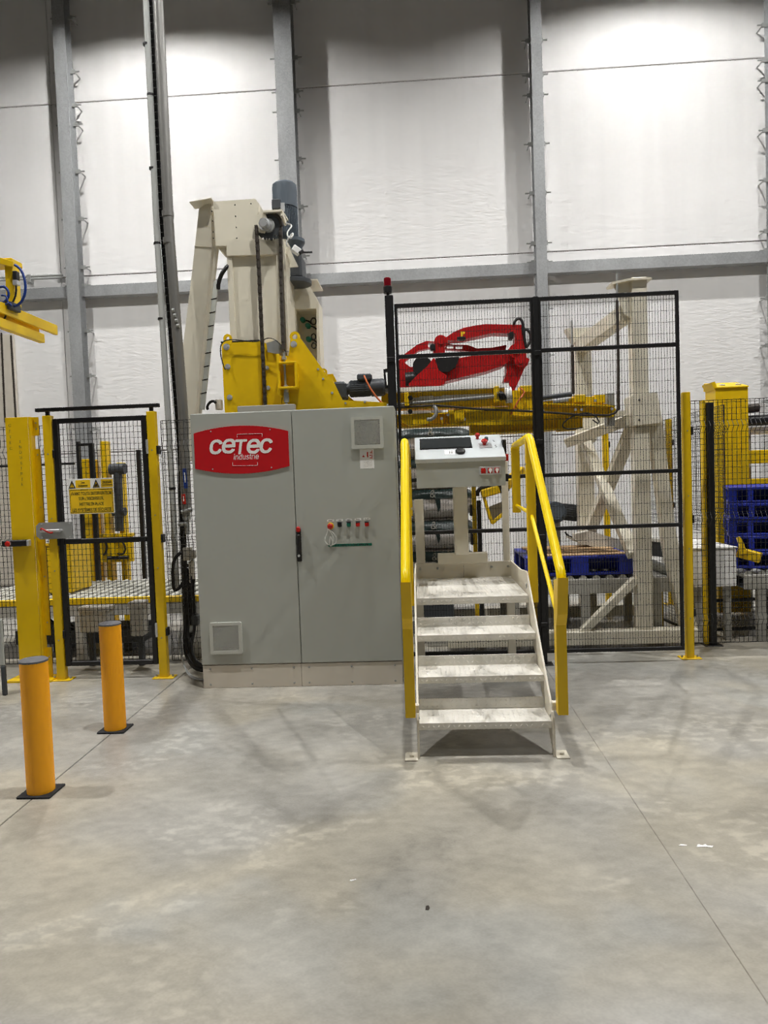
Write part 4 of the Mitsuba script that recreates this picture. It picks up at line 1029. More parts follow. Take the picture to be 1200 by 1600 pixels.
# ------------------------------------------------------------------ white chain frame at the right
GF = 6.62
gan = thing('chain_frame', 'tall cream braced frame carrying two hanging chains behind the right mesh panel', 'machine frame')
c6 = lambda x, y: (830 + x / 3.243, 420 + y / 3.243)
c8 = lambda x, y: (830 + x / 3.243, 680 + y / 3.243)
def tb_(name, a, b, w, h, Y, m=M_CREAM, Yb=None):
    return part(gan, name, bar(F(*a, Y), F(*b, Yb or Y), w, h, .006, up=(0, 1, 0)), m)
p_top, p_bot = F(995, 436, GF + .07), F(1003, 1000, GF + .07)
pw = abs(xz(1007, 600, GF)[0] - xz(983, 600, GF)[0])
part(gan, 'front_post', cbox(p_top[0] - pw / 2, p_top[0] + pw / 2, GF, GF + .14, .05, p_top[2], .006), M_CREAM)
part(gan, 'top_plate', prism(pz([(956, 440.5), (985, 434.5), (1018, 433), (1019, 436), (986, 437.5), (957, 444)], GF - .03), GF - .03, GF + .17), M_CREAM)
part(gan, 'haunch', prism(pz([(957, 443), (985, 437), (986, 497), (975, 490), (964, 456)], GF + .03), GF + .03, GF + .05), M_CREAM)
GR = 7.9
part(gan, 'cross_beam', bar(F(979, 489, GF + .08), F(908, 541, GR), .13, .15, .008), M_CREAM)
rp0 = F(913, 600, GR); rw = .085
part(gan, 'rear_post', cbox(rp0[0] - rw, rp0[0] + rw, GR, GR + .16, .05, xz(913, 525, GR)[1], .006), M_CREAM)
part(gan, 'rear_bracket', prism(pz([(885, 513), (930, 511), (912, 533), (898, 535)], GR - .02), GR - .02, GR + .14), M_CREAM)
kb = part(gan, 'knee_box', prism(pz([(986, 620), (990, 617), (1027, 613), (1032, 642), (1036, 660), (990, 665)], GF - .03), GF - .03, GF + .20), M_CREAM)
part(kb, 'bolt', cat_([cyl(F(u, v, GF - .036), F(u, v, GF - .03), .010, 8) for u, v in ((999, 625), (999, 656))]), M_BLACK)
part(gan, 'side_leg', prism(pz([(1015, 655), (1035, 655), (1056, 830), (1095, 1002), (1072, 1002), (1040, 860)], GF + .06), GF + .06, GF + .18), M_CREAM)
tb_('brace', (907, 672), (990, 868), .10, .11, GR - .1, Yb=GF + .15)
tb_('brace', (996, 650), (921, 830), .11, .12, GF + .14, Yb=GR - .05)
tb_('brace', (908, 640), (925, 690), .10, .10, GR, Yb=GR - .1)
tb_('lower_brace', (993, 905), (905, 992), .07, .085, GF + .05)
tb_('foot_strut', (890, 690), (985, 655), .10, .13, GR - .2, Yb=GF + .1)
part(gan, 'base_beam', cbox(xz(700, 990, GF)[0], xz(1092, 990, GF)[0], GF - .02, GF + .14, .03, .155, .006), M_CREAM)
part(gan, 'base_beam', cbox(xz(700, 990, GF)[0], xz(1092, 990, GF)[0], GR, GR + .14, .03, .155, .006), M_CREAM)
part(gan, 'tie_rod', cyl(F(964, 426, GF - .02), F(964, 470, GF - .02), .010, 8), M_STEEL)
part(gan, 'tie_rod', cyl(F(893, 501, GR - .06), F(894, 545, GR - .06), .012, 8), M_STEEL)
part(gan, 'hanging_chain', chain([F(964, 470, GF - .06), F(966, 560, GF - .06), F(966.5, 640, GF - .06)], .034, .03, .024), M_CHAIN, label='front hanging chain')
part(gan, 'hanging_chain', chain([F(894, 540, GR - .08), F(895.5, 615, GR - .08)], .034, .04, .03), M_CHAIN, label='rear hanging chain')
part(gan, 'gusset', prism(pz([(896, 660), (912, 648), (986, 640), (990, 668), (940, 672), (905, 690)], GR - .3), GR - .3, GR - .27), M_CREAM)
# ------------------------------------------------------------------ pallet on its conveyor
def pallet_mesh(x0, x1, y0, y1, z0, h=.15, feet=((0, .14), (.42, .16), (.86, .14))):
    """A plastic pallet: deck, three runners, nine feet, recessed side windows."""
    out = [cbox(x0, x1, y0, y1, z0 + h - .028, z0 + h, .006)]
    for fy in (0, .5, 1):
        yc0 = y0 + (y1 - y0) * fy * .88; yc1 = yc0 + (y1 - y0) * .12
        out.append(cbox(x0, x1, yc0, yc1, z0, z0 + .022, .004))
        for fx_, fw in feet:
            xa = x0 + (x1 - x0) * fx_
            out.append(cbox(xa, xa + (x1 - x0) * fw, yc0, yc1, z0 + .018, z0 + h - .02, .005))
    for fx_ in (0, .44, .9):
        xa = x0 + (x1 - x0) * fx_
        out.append(cbox(xa, xa + .1 * (x1 - x0), y0, y1, z0, z0 + .02, .004))
    for f_ in (.3, .66):
        out.append(cbox(x0 + .03, x1 - .03, y0 + (y1 - y0) * f_, y0 + (y1 - y0) * f_ + .012, z0 + .02, z0 + h - .02, .002))
    return cat_(out)


PY = 6.86
pa, pb = xz(822, 880, PY)[0], xz(991, 880, PY)[0]
pzt, pzb = xz(940, 868, PY)[1], xz(940, 898, PY)[1]
pl = thing('loaded_pallet', 'blue plastic pallet with worn brown boards on the conveyor behind the mesh', 'pallet')
part(pl, 'base', pallet_mesh(pa, pb, PY, PY + .92, pzb, pzt - pzb), M_BLUE)
for k in range(5):
    y0 = PY + .03 + k * .175
    part(pl, 'board', cbox(pa + .08 + .03 * (k % 2), pb - .04 - .03 * (k % 3), y0, y0 + .16, pzt, pzt + .012 + .006 * (k % 3), .003), 'mat_wood')
CZ = pzb
def roller_conveyor(name, lab, x0, x1, y0, y1, z, pitch, r, along='x', frame=M_FRAMEG, rail=None, leg_h=None, legs=True):
    """Rollers lie along the shorter way: along='x' means goods travel in x, rollers run along y."""
    t = thing(name, lab, 'conveyor')
    if along == 'x':
        n = int((x1 - x0 - .1) / pitch)
        for k in range(n):
            x = x0 + .06 + k * pitch
            part(t, 'roller', cyl((x, y0 + .03, z - r), (x, y1 - .03, z - r), r, 14), M_ROLL, 40)
        part(t, 'drip_pan', bx(x0, x1, y0 + .02, y1 - .02, z - .16, z - .15), M_DARKM)
        part(t, 'side_rail', cbox(x0, x1, y0 - .03, y0 + .02, z - .17, z - .03, .005), frame)
        part(t, 'side_rail', cbox(x0, x1, y1 - .02, y1 + .03, z - .17, z - .02, .005), frame)
        if rail: 
            part(t, 'yellow_edge', cbox(x0, x1, y0 - .035, y0 + .025, z - .06, z - .005, .004), rail, label='yellow edge strip')
    if legs:
        for x in (x0 + .15, (x0 + x1) / 2, x1 - .15):
            for y in (y0, y1):
                part(t, 'leg', cbox(x - .04, x + .04, y - .03, y + .03, 0, z - .16, .004), frame)
    return t
roller_conveyor('pallet_conveyor', 'grey roller conveyor carrying the blue pallet behind the mesh fence', .72, 2.36, PY - .02, PY + .95, CZ - .003, .125, .04)
roller_conveyor('pallet_conveyor', 'grey roller conveyor feeding pallets at the right edge', 2.98, 4.6, PY - .12, PY + 1.2, .655, .125, .04)
t = thing('drive_box', 'dark grey drive box under the conveyor, seen between the stair treads', 'drive unit')
part(t, 'body', cbox(*(lambda a, b: (a[0], b[0], PY - .12, PY + .3, b[2], a[2]))(F(655, 938, PY - .12), F(710, 965, PY - .12)), .01), M_DARKM)
part(t, 'foot', cbox(*(lambda a, b: (a[0], b[0], PY - .05, PY + .2, 0, b[2]))(F(665, 938, PY - .12), F(700, 965, PY - .12)), .006), M_FRAMEG)
# grey angle gear motor near the rear post
AY = 8.15
ag = thing('gear_drive', 'dark grey gear motor on a post left of the white frame, above the pallet', 'motor')
a, b = F(866, 800, AY), F(908, 802, AY)
part(ag, 'body', cat_([cyl(a + [.08, 0, 0], b, .085, 24), cyl(b, b + [.02, 0, 0], .095, 24)]), M_DARKM, 40)
part(ag, 'fins', cat_([bar(a + [.1, math.cos(q) * .09, math.sin(q) * .09], b + [-.02, math.cos(q) * .09, math.sin(q) * .09], .006, .012, .001) for q in np.linspace(0, 2 * math.pi, 24)]), M_DARKM)
part(ag, 'gearbox', cat_([cyl(a - [0, .1, 0], a + [0, .12, 0], .12, 24), cyl(a - [0, .14, 0], a - [0, .1, 0], .08, 20)]), M_MOTOR, 40)
part(ag, 'post', cbox(a[0] - .05, a[0] + .06, AY - .02, AY + .1, 0, a[2] - .08, .006), M_FRAMEG)
part(ag, 'cable', tube(spline([b + [-.03, -.08, -.06], b + [-.01, -.09, -.2], b + [-.12, -.09, -.26], b + [-.2, -.08, -.2]], 20), .010, 8), M_BLACK, True)
single('slide_chute', cat_([prism(pz([(897, 834), (920, 829), (990, 850), (1000, 868), (985, 870), (940, 858), (898, 846)], 7.6), 7.55, 7.7), bar(F(885, 838, 7.5), F(909, 849, 7.5), .02, .02)]), M_GBOX,
       'sloping beige guide chute above the boards of the blue pallet', 'chute')

# sacks stacked behind the console
QY = 7.4
sx_, sw_ = xz(680, 800, QY)[0], .84
zs_ = [xz(678, v, QY)[1] for v in (909, 860, 811, 762, 715)]
sz_h = zs_[1] - zs_[0]
slab_ = ['bottom filled sack of the stack seen under the console', 'second filled sack of the stack, dark green band half hidden by the stair upright', 'third filled sack of the stack, its dark green band fully in view under the console',
         'fourth filled sack of the stack, its dark band just under the console box', 'top filled sack of the stack, its dark band just above the console screen']
for k in range(5):
    z = zs_[k] + sz_h / 2
    t = thing('filled_sack', slab_[k], 'sack')
    m = blob((sx_ + .01 * (-1) ** k, QY + .28, z), (sw_, .56, sz_h * 1.0), 3.2, 4, k, .12)
    part(t, 'body', m, M_BAG, True)
    bz0, bz1 = z + sz_h * .18, z + sz_h * .47
    band = blob((sx_ + .01 * (-1) ** k, QY + .28, z), (sw_ + .012, .572, sz_h * 1.01), 3.2, 4, k, .12)
    keep = (band.triangles_center[:, 2] > z + sz_h * .14) & (band.triangles_center[:, 2] < z + sz_h * .44)
    band.update_faces(keep); band.remove_unreferenced_vertices()
    part(t, 'printed_band', band, M_DGREEN, True, label='dark green printed band')
    part(t, 'lettering', text('&', .075, (sx_ - .02, z + sz_h * .30), QY - .012, False, .1, None, .014), M_FRAMEG)
    part(t, 'side_fold', prism(pz([(680, 781 - 49 * (k - 2)), (687, 778 - 49 * (k - 2)), (688, 793 - 49 * (k - 2)), (685, 801 - 49 * (k - 2))], QY), QY - .008, QY + .06), M_DGREEN)
single('sack_pallet', pallet_mesh(sx_ - .5, sx_ + .5, QY - .02, QY + .7, zs_[0] - .15, .15), M_BLUE, 'blue plastic pallet under the stacked filled sacks', 'pallet')
# gripper tool
VY = 7.4
gr = thing('gripper_tool', 'yellow gripper tool with tilted arms hanging right of the stacked sacks', 'gripper')
part(gr, 'body', bar(F(752, 772, VY), F(779, 764, VY), .16, .085, .01), M_YEL)
part(gr, 'head', bar(F(779, 764, VY), F(793, 760, VY), .12, .10, .01), M_CHAIN)
part(gr, 'arm', bar(F(755, 773, VY - .05), F(769, 818, VY - .05), .03, .03, .004), M_YEL)
part(gr, 'arm', bar(F(755, 773, VY + .12), F(766, 812, VY + .12), .03, .03, .004), M_YEL)
part(gr, 'arm', bar(F(768, 818, VY - .05), F(786, 803, VY - .05), .03, .035, .004), M_YEL)
part(gr, 'plate', prism(pz([(764, 792), (784, 784), (786, 802), (769, 815)], VY + .05), VY + .05, VY + .06), M_FRAMEG)
part(gr, 'cable', tube(spline([F(746, 775, VY), F(750, 764, VY), F(762, 761, VY), F(776, 760, VY)], 14), .02, 8), M_BLACK, True)
part(gr, 'mount', bar(F(786, 762, VY), F(815, 735, VY + .3), .09, .09, .006), M_YEL)
yp = thing('light_barrier_post', 'thin yellow sensor post between the stacked sacks and the gripper', 'post')
p = F(742.5, 850, 7.1)
part(yp, 'post', cbox(p[0] - .02, p[0] + .02, 7.08, 7.12, 0, xz(742, 755, 7.1)[1], .004), M_YEL)
part(yp, 'sensor', cat_([cbox(p[0] - .045, p[0] - .02, 7.06, 7.12, xz(740, v + 9, 7.1)[1], xz(740, v - 9, 7.1)[1], .006) for v in (797, 842)]), M_BLACK)
yp = thing('guard_post', 'slim black post right of the thin yellow sensor post', 'post')
p = F(750, 850, 7.0)
part(yp, 'post', cbox(p[0] - .02, p[0] + .02, 6.98, 7.02, 0, xz(750, 782, 7.0)[1], .004), M_BLACK)
part(yp, 'foot_plate', cbox(p[0] - .06, p[0] + .06, 6.94, 7.06, 0, .01, .002), M_BLACK)
for i, (u, v0, Y) in enumerate(((831, 690, 7.3), (948, 676, 8.6), (1047, 655, 8.7))):
    yellow_post('rear_post', ['yellow post behind the right handrail of the stair', 'yellow post seen between the white frame legs', 'yellow post behind the knee of the white frame'][i], F(u, 800, Y)[0], Y, xz(u, v0, Y)[1], .032)

# ------------------------------------------------------------------ right: pallet lift
LY = 8.0
lift = thing('pallet_lift_column', 'broad yellow lift column with a sloped top behind the blue pallet stack', 'lift column')
a, b = F(1118, 620, LY)[0], F(1169, 620, LY)[0]
lz = xz(1142, 606, LY)[1]
part(lift, 'face', cbox(a, b, LY, LY + .012, .02, lz, .003), M_YEL)
part(lift, 'side', cbox(a, a + .012, LY, LY + .28, .02, lz, .003), M_YEL)
part(lift, 'side', cbox(b - .012, b, LY, LY + .28, .02, lz, .003), M_YEL)
part(lift, 'rib', cat_([cbox(a + (b - a) * f - .008, a + (b - a) * f + .008, LY - .012, LY, .02, lz - .1, .003) for f in (.25, .5, .75)]), M_YEL)
tp_ = part(lift, 'sloped_top', side_prism([(LY - .02, lz), (LY - .02, lz + .012), (LY + .28, lz + .09), (LY + .30, lz + .08), (LY + .30, lz)], a - .01, b + .0), M_YEL)
part(lift, 'top_ear', prism(pz([(1111, 598), (1117, 596), (1121, 607), (1117, 609)], LY - .01), LY - .01, LY + .25), M_YEL)
for f in (.3, .8):
    part(tp_, 'cap', cyl((a + (b - a) * f, LY + .08, lz + .03), (a + (b - a) * f, LY + .075, lz + .05), .03, 16), M_SILVER, 40)
part(lift, 'cross_rail', cbox(b, b + 1.6, LY + .05, LY + .2, xz(1185, 724, LY)[1], xz(1185, 703, LY)[1], .006), M_YEL)
part(lift, 'cross_rail', cbox(b, b + 1.6, LY + .05, LY + .2, xz(1185, 757, LY)[1], xz(1185, 748, LY)[1], .006), M_YEL)
rl = thing('upper_rollers', 'dark rollers on a pale beam right of the yellow lift column', 'roller unit')
part(rl, 'beam', cbox(b + .02, b + 1.5, LY + .3, LY + .5, xz(1185, 676, LY)[1], xz(1185, 664, LY)[1], .006), M_WHITE)
part(rl, 'roller', cyl((b + .02, LY + .25, xz(1185, 655, LY)[1]), (b + 1.5, LY + .25, xz(1185, 652, LY)[1]), .06, 18), M_BLACK, 40)
part(rl, 'roller', cyl((b + .02, LY + .25, xz(1185, 636, LY)[1]), (b + .22, LY + .25, xz(1185, 634, LY)[1]), .05, 18), M_CHAIN, 40)
part(rl, 'strut', cbox(b + .1, b + .16, LY + .3, LY + .42, 0, xz(1185, 676, LY)[1], .006), M_FRAMEG)
SY2 = 7.0
sa = F(1139, 820, SY2)[0]
szb = .655
ph = (xz(1165, 760, SY2)[1] - szb) / 5
sl5 = ['bottom blue pallet of the stack at the right edge', 'second blue pallet from the bottom of the right-hand stack', 'middle blue pallet of the right-hand stack', 'second blue pallet from the top of the right-hand stack', 'top blue pallet of the stack at the right edge']
pm = mikit.ply(pallet_mesh(0, 1.2, 0, 1.0, 0, ph - .003, feet=((0, .06), (.14, .04), (.33, .045), (.5, .045), (.67, .045), (.82, .04), (.94, .06))), M_BLUE)
for k in range(5):
    key = numbered('blue_pallet')
    scene[key] = {**pm, 'to_world': T4().translate([sa + .006 * (k % 2), SY2 + .006 * (k % 3), szb + k * ph]).rotate([0, 0, 1], -20)}
    KEYS.add(key); describe(key, sl5[k], 'pallet', 'blue pallets stacked at the right edge')
fk = thing('fork_arm', 'yellow fork arm with an upright hook in front of the right-hand pallet stack', 'fork arm')
FKY = 6.72
part(fk, 'arm', bar(F(1152, 862, FKY + .1), F(1189, 872, FKY), .10, .09, .006), M_YEL)
part(fk, 'hook', prism(pz([(1152, 840), (1157, 839), (1163, 850), (1167, 864), (1158, 866), (1156, 852)], FKY), FKY, FKY + .03), M_YEL)
gbx = thing('conveyor_guard', 'white boxy side guard beside the black post at the right', 'guard')
GBY = 6.75
a, b = F(1083, 880, GBY), F(1151, 880, GBY)
part(gbx, 'cover', cbox(a[0], b[0], GBY, GBY + .9, xz(1120, 917, GBY)[1], xz(1120, 857, GBY)[1], .008), M_WHITE)
part(gbx, 'lid', cbox(a[0] - .01, b[0] + .01, GBY - .01, GBY + .91, xz(1120, 857, GBY)[1], xz(1120, 855, GBY)[1], .003), M_WHITE)
for x in (a[0] + .06, b[0] - .06):
    part(gbx, 'leg', cbox(x - .03, x + .03, GBY + .05, GBY + .11, 0, xz(1120, 917, GBY)[1], .004), M_FRAMEG)
gb2 = thing('conveyor_guard', 'grey sloping guard cover between the white frame leg and the yellow post', 'guard')
GB2 = 7.0
part(gb2, 'cover', prism(pz([(1011, 843), (1046, 846), (1052, 850), (1052, 872), (1011, 868)], GB2), GB2, GB2 + .5), M_DARKM)
part(gb2, 'top', prism(pz([(1008, 841), (1046, 843), (1056, 848), (1052, 850), (1010, 845)], GB2 - .01), GB2 - .01, GB2 + .52), M_WHITE)
part(gb2, 'pipe', cyl(F(1012, 880, GB2 - .1), F(1056, 896, GB2 - .1), .05, 16), M_STEEL, 40)
part(gb2, 'frame', cbox(*(lambda a, b: (a[0], b[0], GB2, GB2 + .4, b[2], a[2]))(F(1012, 900, GB2), F(1058, 920, GB2)), .006), M_FRAMEG)
part(gb2, 'foot', cbox(*(lambda a, b: (a[0], a[0] + .1, GB2, GB2 + .4, 0, b[2]))(F(1020, 900, GB2), F(1058, 919, GB2)), .006), M_YEL)
bp = thing('fence_post', 'black post with a yellow strip behind the right wire fence', 'post')
p = F(1114, 980, 6.62)
part(bp, 'post', cbox(p[0] - .03, p[0] + .03, 6.6, 6.66, 0, xz(1114, 629, 6.62)[1], .005), M_BLACK)
part(bp, 'yellow_strip', cbox(p[0] - .062, p[0] - .032, 6.63, 6.69, 0, xz(1108, 625, 6.66)[1], .004), M_YEL)
part(bp, 'foot_plate', cbox(p[0] - .09, p[0] + .07, 6.56, 6.7, 0, .008, .002), M_BLACK)
t = thing('fence_post', 'black post far behind the right yellow post, at the end of the fence running back', 'post')
part(t, 'post', cbox(2.83, 2.89, 9.4, 9.46, 0, 2.22, .004), M_BLACK)
part(t, 'foot_plate', cbox(2.78, 2.94, 9.35, 9.5, 0, .008, .002), M_BLACK)
single('floor_mesh_guard', cat_([wires((p[0] + .05, 6.9), (p[0] + 1.6, 7.0), .08, .36, .04, .04, .002), rods([(p[0] + .05, 6.9, .36), (p[0] + .05, 6.9, .08)], [(p[0] + 1.6, 7.0, .36), (p[0] + 1.6, 7.0, .08)], .016)]), M_BLACK,
       'low black mesh guard near the floor right of the black post', 'mesh guard')
lg = thing('floor_mesh_guard', 'low black mesh guard on a yellow post behind the white frame leg', 'mesh guard')
a, b = F(1020, 940, 7.6), F(1062, 965, 7.0)
part(lg, 'wire_mesh', wires((a[0], 7.6), (b[0], 7.0), .1, .46, .03, .03, .002), M_WIRE, kind='stuff')
part(lg, 'frame', rods([(a[0], 7.6, .46), (a[0], 7.6, .1), (b[0], 7.0, .1)], [(b[0], 7.0, .46), (b[0], 7.0, .1), (b[0], 7.0, .46)], .014), M_BLACK)
part(lg, 'post', cbox(a[0] - .03, a[0] + .03, 7.6, 7.66, 0, .5, .004), M_YEL)

# ------------------------------------------------------------------ left: conveyor and lift behind the gate
roller_conveyor('roller_conveyor', 'silver roller conveyor with a yellow edge behind the mesh gate', -4.6, -2.02, 6.62, 7.95, .60, .105, .024, rail=M_YEL)
QL = 8.25
ml = thing('yellow_lift_mast', 'yellow double lift mast with a black cylinder behind the gate sign', 'lift mast')
c2 = lambda x, y: (90 + x / 5.33, 640 + y / 5.33)
def mb(name, x0, x1, y0, y1, dy, th, m, lab=None):
    (u0, v0), (u1, v1) = c2(x0, y0), c2(x1, y1)
    um, vm = (u0 + u1) / 2, (v0 + v1) / 2
    a, b = xz(u0, vm, QL + dy)[0], xz(u1, vm, QL + dy)[0]
    return part(ml, name, cbox(a, b, QL + dy, QL + dy + th, xz(um, v1, QL + dy)[1], xz(um, v0, QL + dy)[1], .005), m, label=lab)
mb('post', 240, 300, 410, 2100, .0, .12, M_YEL)
mb('post', 305, 360, 415, 2100, .02, .10, M_YEL)
mb('post', 400, 450, 262, 2100, .0, .12, M_YEL)
mb('post', 530, 575, 440, 2100, .0, .12, M_YEL)
mb('back_plate', 355, 405, 300, 1400, .08, .02, M_WHITE, 'pale back plate')
p0, p1 = F(*c2(500, 480), QL - .02), F(*c2(515, 1010), QL - .02)
part(ml, 'cylinder', cat_([cyl(p0, p1, .05, 18), cyl(p0 + [-.09, 0, -.02], p0 + [.09, 0, -.02], .065, 16), cyl(p0 * .3 + p1 * .7 + [-.07, 0, 0], p0 * .3 + p1 * .7 + [.08, 0, 0], .05, 16)]), M_DARKM, 40, label='dark hydraulic cylinder')
mb('carriage', 335, 620, 1040, 1270, -.10, .06, M_YEL)
mb('carriage_lip', 335, 620, 1035, 1060, -.14, .1, M_YEL)
part(ml, 'cable', tube(spline([F(*c2(395, 1100), QL - .12), F(*c2(410, 1150), QL - .14), F(*c2(385, 1210), QL - .12)], 14), .012, 8), M_BLACK, True)
part(ml, 'cable', tube(spline([F(*c2(470, 1100), QL - .12), F(*c2(560, 1140), QL - .14), F(*c2(560, 1180), QL - .14), F(*c2(500, 1200), QL - .12)], 18), .010, 8), M_BLACK, True)
part(ml, 'rod', cyl(F(*c2(415, 1235), QL - .13), F(*c2(590, 1230), QL - .13), .02, 10), M_BLACK, 40)
pp_ = thing('black_guard_post', 'slim black post and rail left of the yellow lift mast behind the gate', 'post')
a = F(*c2(185, 600), 7.9)
part(pp_, 'post', cbox(a[0] - .016, a[0] + .016, 7.88, 7.94, 0, xz(*c2(185, 265), 7.9)[1], .004), M_BLACK)
b = F(*c2(280, 300), 7.9)
part(pp_, 'post', cbox(b[0] - .02, b[0] + .02, 7.88, 7.94, 0, b[2] + .03, .004), M_BLACK)
part(pp_, 'top_bar', cbox(a[0], b[0], 7.89, 7.92, b[2], b[2] + .03, .004), M_BLACK)
part(pp_, 'rail', cbox(a[0] - 1.0, b[0] - .2, 7.87, 7.9, xz(*c2(100, 460), 7.9)[1], xz(*c2(100, 442), 7.9)[1], .004), M_BLACK)
lf = low_fence((-3.55, 8.9), (-1.9, 8.9), 'fine black wire fence far behind the gate beside the yellow lift mast', z0=.15, z1=2.1, du=.05, dz=.1)
for x in (-3.57, -1.88):
    part(lf, 'post', cbox(x - .025, x + .025, 8.88, 8.93, 0, 2.12, .004), M_BLACK)
yb = thing('yellow_side_box', 'yellow box at the left end of the rollers behind the gate post', 'guard box')
a, b = F(70, 880, 7.0), F(113, 880, 7.0)
part(yb, 'cover', cbox(a[0], b[0], 6.98, 7.4, .602, xz(90, 850, 7.0)[1], .008), M_YEL)
part(yb, 'lid', cbox(a[0] - .006, b[0] + .006, 6.97, 7.41, xz(90, 852, 7.0)[1], xz(90, 849, 7.0)[1], .003), M_YEL)
for (u0, v0, u1, v1, Y, lab) in ((123, 949, 175, 988, 6.28, 'light grey control box under the roller conveyor, left of the pair'), (201, 941, 229, 994, 6.26, 'tall light grey control box under the roller conveyor, right of the pair')):
    t = thing('control_box', lab, 'control box')
    a, b = F(u0, v0, Y), F(u1, v1, Y)
    part(t, 'body', cbox(a[0], b[0] - .03, Y, Y + .14, b[2], a[2] - .02, .01), M_GBOX)
    part(t, 'lid', cbox(a[0] - .008, b[0] - .022, Y - .012, Y + .15, a[2] - .045, a[2], .006), M_GBOX)
    part(t, 'bracket', cbox(a[0] + .03, a[0] + .08, Y + .08, Y + .13, 0, b[2] + .02, .004), M_DARKM)
t = thing('cable_duct', 'dark cable duct lying low under the roller conveyor', 'cable duct')
a, b = F(70, 985, 6.9), F(226, 985, 6.9)
part(t, 'tray', cbox(a[0] - .3, b[0], 6.88, 7.3, .10, .24, .006), M_DARKM)
for k in range(4):
    part(t, 'cable', tube(spline([(a[0] + .15 * k, 6.84, .5), (a[0] + .1 + .15 * k, 6.82, .36), (a[0] + .22 + .12 * k, 6.84, .27), (a[0] + .3 + .1 * k, 6.9, .24)], 18), .016, 8), M_BLACK, True)
for x in (a[0] + .1, b[0] - .2): part(t, 'foot', cbox(x - .05, x + .05, 6.95, 7.25, 0, .1, .004), M_DARKM)

# ------------------------------------------------------------------ pipes and cables left of the cabinet
CYP = 6.32
def poly_pipe(pts, r, n=14):
    return tube(rounded([F(u, v, CYP if len(q) == 0 else q[0]) for u, v, *q in pts], .1, 5), r, n)
pp2 = thing('steel_pipe', 'tall dark steel air pipe rising from beside the cabinet to the roof', 'pipe')
pt = [(201, -965), (264, 360), (286, 642), (291, 795)]
part(pp2, 'pipe', poly_pipe(pt, .045, 18), M_PIPE, 40)
for u, v in ((262, 330), (288.5, 727), (263.5, 372)):
    a, b = F(u, v, CYP), F(u + .6, v + 9, CYP)
    part(pp2, 'collar', cyl(a, b, .051, 18), M_PIPE, 40)
part(pp2, 'side_valve', cat_([cyl(F(269 + 2.5 * k, 485 + 8 * k, CYP - .04), F(273 + 2.5 * k, 485 + 8 * k, CYP - .04), .018, 10) for k in range(4)]), M_STEEL, 40)
a, b = F(288, 732, CYP - .05), F(290.5, 763, CYP - .05)
lbk = part(pp2, 'blue_label', bar(a, b, .035, .004, .001, up=(0, 1, 0)), M_HOSE, label='blue pipe label')
part(lbk, 'print', bar(a * .8 + b * .2 + [0, -.004, 0], a * .3 + b * .7 + [0, -.004, 0], .008, .003, .0005, up=(0, 1, 0)), M_WHITE)
a, b = F(286.5, 772, CYP - .05), F(288, 788, CYP - .05)
lbk = part(pp2, 'red_label', bar(a, b, .032, .004, .001, up=(0, 1, 0)), M_LRED, label='red pipe label')
part(lbk, 'print', bar(a * .8 + b * .2 + [0, -.004, 0], a * .3 + b * .7 + [0, -.004, 0], .008, .003, .0005, up=(0, 1, 0)), M_WHITE)
part(pp2, 'valve', cat_([cyl(F(291, 795, CYP), F(292, 812, CYP), .035, 14), cyl(F(284, 800, CYP - .03), F(300, 796, CYP - .03), .02, 12), cyl(F(292, 812, CYP), F(293, 835, CYP), .022, 12), cyl(F(279, 820, CYP - .02), F(292, 818, CYP - .02), .018, 12)]), M_STEEL, 40)
cd = thing('conduit', 'pale grey plastic conduit rising beside the steel pipe', 'conduit')
part(cd, 'pipe', poly_pipe([(182, -965), (245, 360), (262, 640), (271, 800), (276, 920)], .027, 14), M_COND, 40)
part(cd, 'strap', cat_([cyl(F(u, v, CYP), F(u + .2, v + 3, CYP), .031, 14) for u, v in ((229, 68), (235, 147), (238.5, 262), (245.5, 379), (252, 497), (269, 762))]), M_BLACK, 40)
ct = thing('cable_tray', 'narrow wire cable tray with black cables between the conduit and the steel pipe', 'cable tray')
ta, tb2 = F(190, -955, CYP + .05), F(281, 700, CYP + .05)
tm = F(254, 360, CYP + .05)
path = rounded([ta, tm, tb2, F(287, 900, CYP + .05), F(291, 1000, CYP + .05)], .2, 5)
for k, off in enumerate((-.012, .008, .026)):
    part(ct, 'cable', tube(path + [off, -.012 * (k % 2), 0], .011, 8), M_BLACK, True)
sidem = [tube(path + [o, .015, 0], .003, 5) for o in (-.035, .045)]
s_acc = np.r_[0, np.cumsum(np.linalg.norm(np.diff(path, axis=0), axis=1))]
rg = np.stack([np.interp(np.arange(0, s_acc[-1], .07), s_acc, path[:, k]) for k in range(3)], 1)
part(ct, 'wire_rungs', cat_(sidem + [rods(rg + [-.035, -.02, 0], rg + [.045, -.02, 0], .0022)]), M_STEEL, kind='stuff')
jb = thing('junction_box', 'light grey junction box on the pipes left of the cabinet, upper one', 'junction box')
def box_px(t, name, u0, v0, u1, v1, Y, d, m, b=.006, label=None):
    a, c = F(u0, v0, Y), F(u1, v1, Y)
    return part(t, name, cbox(a[0], c[0], Y, Y + d, c[2], a[2], b), m, label=label)
box_px(jb, 'body', 285, 856, 298, 876, 6.2, .07, M_GBOX)
box_px(jb, 'side_box', 297, 861, 304, 873, 6.22, .06, M_GBOX)
part(jb, 'gland', cyl(F(300, 873, 6.25), F(300.5, 880, 6.25), .014, 10), M_STEEL)
part(jb, 'cable', tube(spline([F(285, 862, 6.18), F(274, 872, 6.14), F(270, 900, 6.12), F(275, 922, 6.12), F(283, 915, 6.14), F(289, 895, 6.18), F(290, 876, 6.22)], 40), .014, 10), M_BLACK, True, label='looped black cable')
jb = thing('junction_box', 'tall cream junction strip with cable glands left of the cabinet, lower one', 'junction box')
